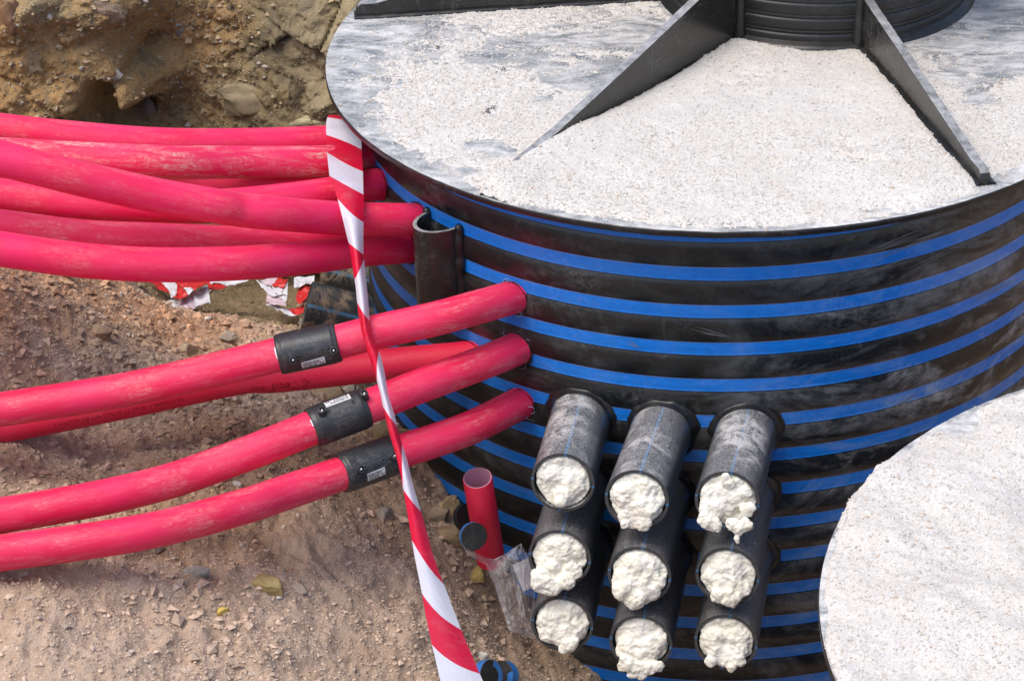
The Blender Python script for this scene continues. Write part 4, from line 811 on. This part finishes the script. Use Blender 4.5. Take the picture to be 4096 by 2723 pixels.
colw = {1: 'left', 2: 'middle', 3: 'right'}; roww = {'A': 'top', 'B': 'middle', 'C': 'bottom'}
LBL = {'A1': 'dusty black pipe stub, top left of nine, foam with a small hollow', 'A2': 'frosted black pipe stub, top centre of nine, rounded foam lobes spilling down', 'A3': 'black pipe stub, top right of nine, white powder on it and dripping foam',
 'B1': 'black pipe stub, centre left of nine, stained foam bulging far out', 'B2': 'black pipe stub in the very middle of the nine, beige domed foam', 'B3': 'black pipe stub, centre right of nine, smooth white rounded foam',
 'C1': 'black pipe stub, bottom left of nine, next to the clear bag', 'C2': 'black pipe stub, bottom centre of nine, ragged crumbly white foam', 'C3': 'black pipe stub, bottom right of nine, foam with a dark gap at its top'}
for rk, rz in rows.items():
    for ck, cpx in cols.items():
        key = rk+str(ck); d = ray(*cpx); A_ = d[0]**2+d[1]**2; B_ = 2*(CAM[0]*d[0]+CAM[1]*d[1]); C_ = CAM[0]**2+CAM[1]**2-RB**2; w0 = CAM+d*((-B_-math.sqrt(B_*B_-4*A_*C_))/2/A_); w0[2] = rz+.004
        m0 = PZ(*mouth[key], rz+.045); ax = nrm(m0-w0); e = empty('black_pipe', w0, LBL[key], 'pipe', 'foam filled black pipe stubs on the tank wall'); bpy.context.view_layer.update()
        L_ = np.linalg.norm(m0-w0); path = w0+ax*np.linspace(-.06, L_, 40)[:, None]
        tb = obj('pipe', tube('pipe', path, RBP, M_pipe_dusty if rk == 'A' else M_pipe, 72, .0052), e); add_edge_sharp(tb.data, 50)
        # weld collar: irregular melted ring round the stub
        # outline follows the curved tank wall
        th = np.linspace(0, 2*np.pi, 96, endpoint=False); a1 = nrm(np.cross(ax, (0, 0, 1))); b1 = np.cross(ax, a1); rings = []; sd = ord(rk)*3+ck
        for rr_, oo in ((.0700, -.002), (.0690, .0015), (.0665, .0035), (.0630, .0045), (.0605, .008), (.0588, .015), (.0573, .020)):
            jit = 1+.10*fbm(np.cos(th)*2.4+sd, np.sin(th)*2.4, oo*20, 4, sd)*(1 if rr_ > .060 else .1); q_ = w0+(rr_*jit)[:, None]*(np.cos(th)[:, None]*a1+np.sin(th)[:, None]*b1); rad2 = np.hypot(q_[:, 0], q_[:, 1])
            # slide each point along the stub until it meets the wall, then lift it
            for _ in range(6): g_ = (np.hypot(q_[:, 0], q_[:, 1])-(RB+.002)); nx = (q_[:, :2]/np.hypot(q_[:, 0], q_[:, 1])[:, None])@ax[:2]; q_ = q_-(g_/nx)[:, None]*ax
            rings.append(q_+ax*oo)
        V = np.vstack(rings); co_ = obj('weld_collar', mesh_np('weld_collar', V, gridF(len(rings), 96, True), M_collar, True), e)
        V, F = foam(m0, ax, sd, FB[key]); obj('foam_plug', mesh_np('foam_plug', V, F, M_foam, True), e)

# ------------------------------------------------------------------ barrier tape strung over the conduits towards the viewer
Ledge = [(287, 751), (320, 752), (353, 753), (408, 759), (466, 779), (518, 792), (562, 803), (588, 808), (619, 812), (662, 819), (721, 825), (761, 832), (807, 845), (857, 862), (913, 877), (966, 888), (1006, 899), (1054, 913), (1097, 923), (1158, 934), (1222, 945), (1287, 955.5), (1358, 970), (1419, 980.5), (1487, 995), (1568, 1014), (1680, 1040), (1900, 1092)]
Redge = [(287, 832), (338, 833), (393, 836), (467, 838), (544, 837), (576, 837), (619, 841), (675, 847), (735, 852), (781, 860), (814, 877), (857, 886.5), (907, 895), (950, 908), (999, 920), (1054, 937.6), (1101, 948), (1162, 966), (1212, 980.5), (1265, 995), (1319, 1013), (1372, 1034), (1448, 1063), (1508, 1088), (1568, 1114), (1680, 1158), (1900, 1245)]
BL = [(287, .45), (314, 1), (355, 2), (408.5, 3), (462, 4), (562, 5), (647, 6), (700, 7), (880, 8), (941, 9), (1125, 10), (1129, 11), (1246, 12), (1369, 13), (1487, 14), (1640, 15), (1900, 16.6)]
BR = [(287, .25), (342, 1), (392, 2), (446, 3), (509, 4), (583, 5), (594, 6), (737, 7), (804, 8), (979, 9), (1019, 10), (1174, 11), (1342, 12), (1447, 13), (1548, 14), (1740, 15), (1900, 15.9)]
TD = [(287, 4.72), (300, 4.695), (326, 4.67), (350, 4.63), (372, 4.58), (420, 4.48), (500, 4.395), (560, 4.38), (640, 4.34), (760, 4.28), (900, 4.17), (1100, 3.98), (1300, 3.72), (1568, 3.35), (1900, 2.95)]
ys = np.concatenate([np.arange(287, 1900, 4.0)]); nv = 9; rowsV = []; uvs = []
for y_ in ys:
    xl = np.interp(y_, *zip(*Ledge)); xr = np.interp(y_, *zip(*Redge)); dd = np.interp(y_, *zip(*TD)); full = .0665*FPX/dd/K; wd = xr-xl; tw = math.sqrt(max(0, 1-min(1, wd/full)**2))
    for j in range(nv):
        v = j/(nv-1); bul = math.sin(math.pi*v)*.022*tw; curve = 0.0
        rowsV.append(P(xl+wd*v, y_+6*(v-.5), dd - bul + .012*tw*(v-.5)))
        ul = np.interp(y_, *zip(*BL)); ur = np.interp(y_, *zip(*BR)); k = v+.10*math.sin(math.pi*v)*(1 if y_ > 1000 else .6); uvs.append((ul*(1-k)+ur*k, v))
V = np.array(rowsV).reshape(len(ys), nv, 3); uv = np.array(uvs).reshape(len(ys), nv, 2)
ex = []; exu = []
back = [(-.012, .004), (.004, .006), (.018, .001), (.03, -.02), (.036, -.06), (.04, -.11), (.04, -.16)]     # wraps over the top conduit and hangs behind
for (dy, dz) in back: ex.append(V[0]+np.array([0, dy+.02, dz*.6])); exu.append(uv[0]-np.array([.25*(len(ex)), 0]))
V = np.concatenate([np.array(ex[::-1]), V]); uv = np.concatenate([np.array(exu[::-1]), uv])
V[:, :, 2] += .0012*fbm(V[:, :, 1]*20, V[:, :, 0]*20, 0, 3, 3)
tp = obj('barrier_tape', mesh_np('barrier_tape', V.reshape(-1, 3), gridF(len(V), nv), M_tape, True, uv=uv.reshape(-1, 2)+40)); tag(tp, 'long twisted red and white barrier tape hanging over the conduits to the front', 'tape')
# folded-over lip where the tape is narrow
lipV = []; lipU = []
yy_ = np.arange(600, 1290, 6.0)
for y_ in yy_:
    xl = np.interp(y_, *zip(*Ledge)); xr = np.interp(y_, *zip(*Redge)); dd = np.interp(y_, *zip(*TD)); k = math.sin(math.pi*(y_-600)/690)
    for j, (f_, o_) in enumerate(((0, .0), (.12, .010), (.35, .020), (.7, .024))): lipV.append(P(xl+(xr-xl)*f_*k+.3, y_, dd+.001+o_*k)); lipU.append((1.5, 0))
o = obj('folded_edge', mesh_np('folded_edge', np.array(lipV), gridF(len(yy_), 4), M_tape, True, uv=np.array(lipU)), tp)

# ------------------------------------------------------------------ scraps of tape in the hollow
def scrap(name, label, faces, base_z, up0=.0):
    """faces: list of (polygon in picture points of the 900 px wide crop, lift, material index)"""
    V = []; Fp = []; mi = []
    for poly, lift, m_ in faces:
        st_ = len(V)
        for k_, (x, y) in enumerate(poly):
            X = (600+x/2.621)/K; Y = (1080+y/2.621)/K; V.append(PZ(X, Y, base_z+(lift[k_] if isinstance(lift, (list, tuple)) else lift)))
        Fp.append(list(range(st_, len(V)))); mi.append(m_)
    me = bpy.data.meshes.new(name); me.from_pydata([list(map(float, v)) for v in V], [], Fp)
    for m_ in (M_scrapw, M_scrapr, M_scrapp): me.materials.append(m_)
    for p_, m_ in zip(me.polygons, mi): p_.material_index = m_
    o = obj(name, me); sb = o.modifiers.new('d', 'SUBSURF'); sb.subdivision_type = 'SIMPLE'; sb.levels = sb.render_levels = 4; tx = bpy.data.textures.new('creases', 'CLOUDS'); tx.noise_scale = .035; dp = o.modifiers.new('c', 'DISPLACE'); dp.texture = tx; dp.strength = .022; dp.mid_level = .5; dp.texture_coords = 'GLOBAL'; sd_ = o.modifiers.new('s', 'SOLIDIFY'); sd_.thickness = .0008
    return tag(o, label, 'tape')
hz = -.925
scrap('tape_scrap', 'crumpled scrap of red and white tape on the wet soil, left one', [
 ([(20, 90), (130, 110), (180, 185), (215, 260), (75, 200), (0, 130)], .06, 1), ([(110, 110), (230, 95), (285, 160), (275, 270), (225, 300), (215, 255), (180, 190)], .065, 0),
 ([(285, 140), (400, 250), (350, 300), (230, 302), (275, 265)], .07, 1), ([(250, 95), (400, 95), (430, 180), (350, 190), (290, 150)], .075, 1), ([(400, 90), (600, 90), (600, 140), (470, 215), (425, 180)], .08, 1), ([(350, 190), (430, 178), (465, 215), (400, 248)], .075, 0),
 ([(400, 250), (445, 235), (480, 395), (430, 432), (375, 410), (330, 400), (285, 322)], .05, 2), ([(445, 235), (600, 145), (635, 345), (480, 395)], .055, 0),
 ([(285, 322), (330, 400), (345, 420), (315, 475), (200, 455), (110, 410), (115, 350), (200, 310)], .04, 0), ([(345, 415), (385, 405), (395, 425), (350, 450), (320, 470)], .03, 1),
 ([(590, 90), (800, 150), (800, 180), (700, 215), (620, 215)], .05, 1), ([(600, 80), (1060, 80), (1060, 118), (850, 170), (780, 150), (650, 140)], .055, 0), ([(620, 212), (700, 195), (690, 215), (625, 240)], .03, 0)], hz)
scrap('tape_scrap', 'folded scrap of red and white tape beside the buried black pipe', [
 ([(1110, 105), (1200, 130), (1340, 250), (1310, 275), (1230, 240), (1180, 190)], .05, 0), ([(1150, 95), (1340, 85), (1275, 160), (1230, 165)], .055, 2), ([(1340, 85), (1450, 80), (1420, 170), (1395, 185), (1275, 160)], .06, 1), ([(1275, 160), (1395, 180), (1380, 250), (1340, 250), (1290, 210)], .055, 0),
 ([(1225, 240), (1340, 250), (1425, 330), (1425, 395), (1300, 360), (1215, 330)], .045, 2), ([(1340, 250), (1440, 255), (1425, 335)], .05, 0), ([(1215, 330), (1260, 330), (1440, 415), (1550, 475), (1500, 470), (1420, 465), (1215, 350)], .03, 0),
 ([(1440, 415), (1540, 400), (1620, 350), (1615, 465), (1545, 470)], .03, 1), ([(1510, 80), (1725, 50), (1720, 110), (1620, 170), (1510, 200)], .06, 0), ([(1620, 170), (1725, 105), (1725, 160), (1650, 300), (1590, 350), (1560, 360), (1525, 290), (1560, 200)], .05, 1), ([(1590, 345), (1640, 290), (1640, 340), (1620, 355)], .04, 0), ([(1385, 245), (1410, 180), (1450, 90), (1440, 255)], .055, 0)], hz)
# buried black pipes beside the scraps
for i, (a, b, r_, lab) in enumerate([((706, 703, 5.03), (930, 760, 5.06), .052, 'short black pipe with a blue line half buried in the hollow'), ((752, 615, 5.22), (960, 668, 5.20), .05, 'black pipe lying deeper behind the half buried one')]):
    p0, p1 = P(*a), P(*b); p0[2] -= .0; o = obj('buried_pipe', tube('buried_pipe', np.linspace(p0, p1, 20), r_, M_muddy, 48, .006)); tag(o, lab, 'pipe')
    V, F = revolve([(r_-.004, .002), (0, .002)], 40, p0, nrm(p1-p0)); o2 = obj('end_cap', mesh_np('end_cap', V, F, M_muddy, True), o)

# ------------------------------------------------------------------ red stub, black discs, bag, offcuts
p1, p0 = P(1131, 1288, 4.64), P(1100, 1100, 4.48); ax = nrm(p0-p1); e = empty('red_pipe_offcut', p1, 'short bright red pipe offcut standing upright against the tank', 'pipe'); bpy.context.view_layer.update()
def tube_v(path, r, mat, mat_in, wall):
    ax = nrm(path[-1]-path[0]); L = np.linalg.norm(path[-1]-path[0]); V, F = revolve([(r, 0), (r, L*.5), (r, L-.0015), (r-.0012, L), (r-wall+.001, L), (r-wall, L-.0015), (r-wall, 0)], 56, path[0], ax)
    uv = np.stack([(V-path[0])@ax, np.tile(np.linspace(0, 2*np.pi*r, 56), 7)], -1); me = mesh_np('pipe', V, F, [mat, mat_in], True, mi=[0]*56*3+[1]*56*3, uv=uv); add_edge_sharp(me, 50); return me
obj('pipe', tube_v(np.array([p1, p0]), .0280, M_red_clean, M_pinkin, .0042), e)
def disc(p, n_, r_, th_, label, seed, bluek=0):
    """round cut-out of the tank wall: black faces, blue band on the rim"""
    V, F = revolve([(0, th_), (r_*.6, th_), (r_-.001, th_), (r_, th_-.001), (r_, th_*.62), (r_-.0004, th_*.6), (r_, .001), (r_-.001, 0), (0, 0)], 48, p, n_)
    mi = np.zeros((8, 48), int); mi[3:6] = 1 if bluek else 0
    if bluek == 2: mi[1:6, 8:30] = 1
    o = obj('cut_out_disc', mesh_np('cut_out_disc', V, F, [M_dull, M_bluecut], True, mi=mi.ravel())); add_edge_sharp(o.data, 40); return tag(o, label, 'disc', 'round cut-outs of the tank wall')
disc(P(1088, 1233, 4.50), nrm((.42, -.80, .42)), .0262, .012, 'black round cut-out with a blue rim leaning on the red offcut', 1, 1)
disc(P(1070, 1192, 4.60), nrm((.6, -.55, .5)), .027, .012, 'dark round cut-out mostly hidden behind the red offcut', 2, 0)
for i, (px, py, d_, nx, lab) in enumerate([(1116, 1558, 0, (.75, -.45, .45), 'blue and black cut-out lying beside the tape at the bottom edge'), (1168, 1560, 0, (-.55, -.6, .55), 'blue and black cut-out at the bottom edge, right of its twin')]):
    p, t = on_soil(px, py+14); disc(p+np.array([0, 0, .016]), nrm(nx), .030, .020, lab, 5+i, 2)
# clear plastic bag
U_, V_ = np.meshgrid(np.linspace(0, 1, 90), np.linspace(0, 1, 60), indexing='ij')
Lb = [(0, 1062, 1252), (.12, 1078, 1276), (.25, 1118, 1300), (.4, 1138, 1345), (.6, 1160, 1410), (.8, 1172, 1450), (.9, 1196, 1462), (1, 1250, 1478)]
Rb = [(0, 1075, 1262), (.12, 1118, 1283), (.2, 1150, 1290), (.28, 1200, 1250), (.4, 1222, 1290), (.6, 1232, 1360), (.8, 1236, 1415), (.9, 1240, 1450), (1, 1262, 1490)]
lx, ly = [np.interp(U_, [a[0] for a in Lb], [a[i] for a in Lb]) for i in (1, 2)]; rx_, ry_ = [np.interp(U_, [a[0] for a in Rb], [a[i] for a in Rb]) for i in (1, 2)]
bx, by = lx+(rx_-lx)*V_, ly+(ry_-ly)*V_; bd = 4.56+.03*(U_)-.045*np.sin(np.pi*V_)*np.sin(np.pi*np.clip(U_*1.1, 0, 1))**.6+.028*(1-np.abs(fbm(U_*5, V_*6+U_*3, 0, 4, 55)))*0+.030*fbm(U_*4+V_, V_*5, 0, 4, 51)+.012*np.abs(fbm(U_*9-V_*4, V_*9, 0, 3, 58))
bagV = CAM + bd[..., None]*(FW + RT*((bx[..., None]*K-2048)/FPX) - UP*((by[..., None]*K-1361.5)/FPX))
o = obj('plastic_bag', mesh_np('plastic_bag', bagV.reshape(-1, 3), gridF(90, 60), M_bag, True)); tag(o, 'crumpled clear plastic bag between the red offcut and the black stubs', 'plastic bag')
cpp = [P(1180, 1300, 4.60), P(1222, 1283, 4.60), P(1246, 1345, 4.62), P(1205, 1362, 4.62)]
me = bpy.data.meshes.new('paper_slip'); me.from_pydata([list(map(float, v)) for v in cpp], [], [[0, 1, 2, 3]]); me.materials.append(M_scrapw); obj('paper_slip', me, o)
# dry roots in the cleft of the rock face
rs = []
rg = random.Random(9)
for k in range(16):
    a0 = (690+rg.uniform(-14, 10), 165+rg.uniform(-10, 30)); pts = [on_wall(a0[0]-k_*3+rg.uniform(-9, 9), min(a0[1]+k_*18, 282))[0]+np.array([0, -.012-.01*rg.random(), 0]) for k_ in range(5)]
    pa = catmull(pts, 20); pa = pa+np.array([1e-6, 0, 0])*np.arange(20)[:, None]; t_, n1, n2, _ = frames(pa); a3 = np.linspace(0, 2*np.pi, 5)[:4]
    V = (pa[:, None]+.0009*(np.cos(a3)[None, :, None]*n1[:, None]+np.sin(a3)[None, :, None]*n2[:, None])).reshape(-1, 3)
    if np.isfinite(V).all(): rs.append((V, gridF(20, 4, True)))
V, F = join(rs); tag(obj('roots', mesh_np('roots', V, F[0], M_root, True)), 'thin dry roots hanging in the cleft of the rock face', 'roots', kind='stuff')
# dark plastic crumbs scattered on the lid grit
cr = [(1132, 248), (1160, 160), (1010, 110), (1440, 5), (1850, 222), (2022, 600-478), (1690, 160), (1125, 255), (1840, 250), (2210, 385), (1470, 165)]
ps = []
for i, (a, b) in enumerate(cr):
    p = PZ(a, b, .006); X = p+np.random.default_rng(i).normal(size=(9, 3))*np.array([.0045, .007, .0008])
    for q_ in X: V, F = plainbox(q_, np.array([.0016, .0008, 0])*(.5+random.random()), np.array([-.0004, .0008, 0]), np.array([0, .0003, .0006])); ps.append((V, F))
V, F = join(ps); tag(obj('crumbs', mesh_np('crumbs', V, F[0], M_fuzz, False)), 'black plastic crumbs and shavings scattered on the lid grit', 'crumbs', kind='stuff')
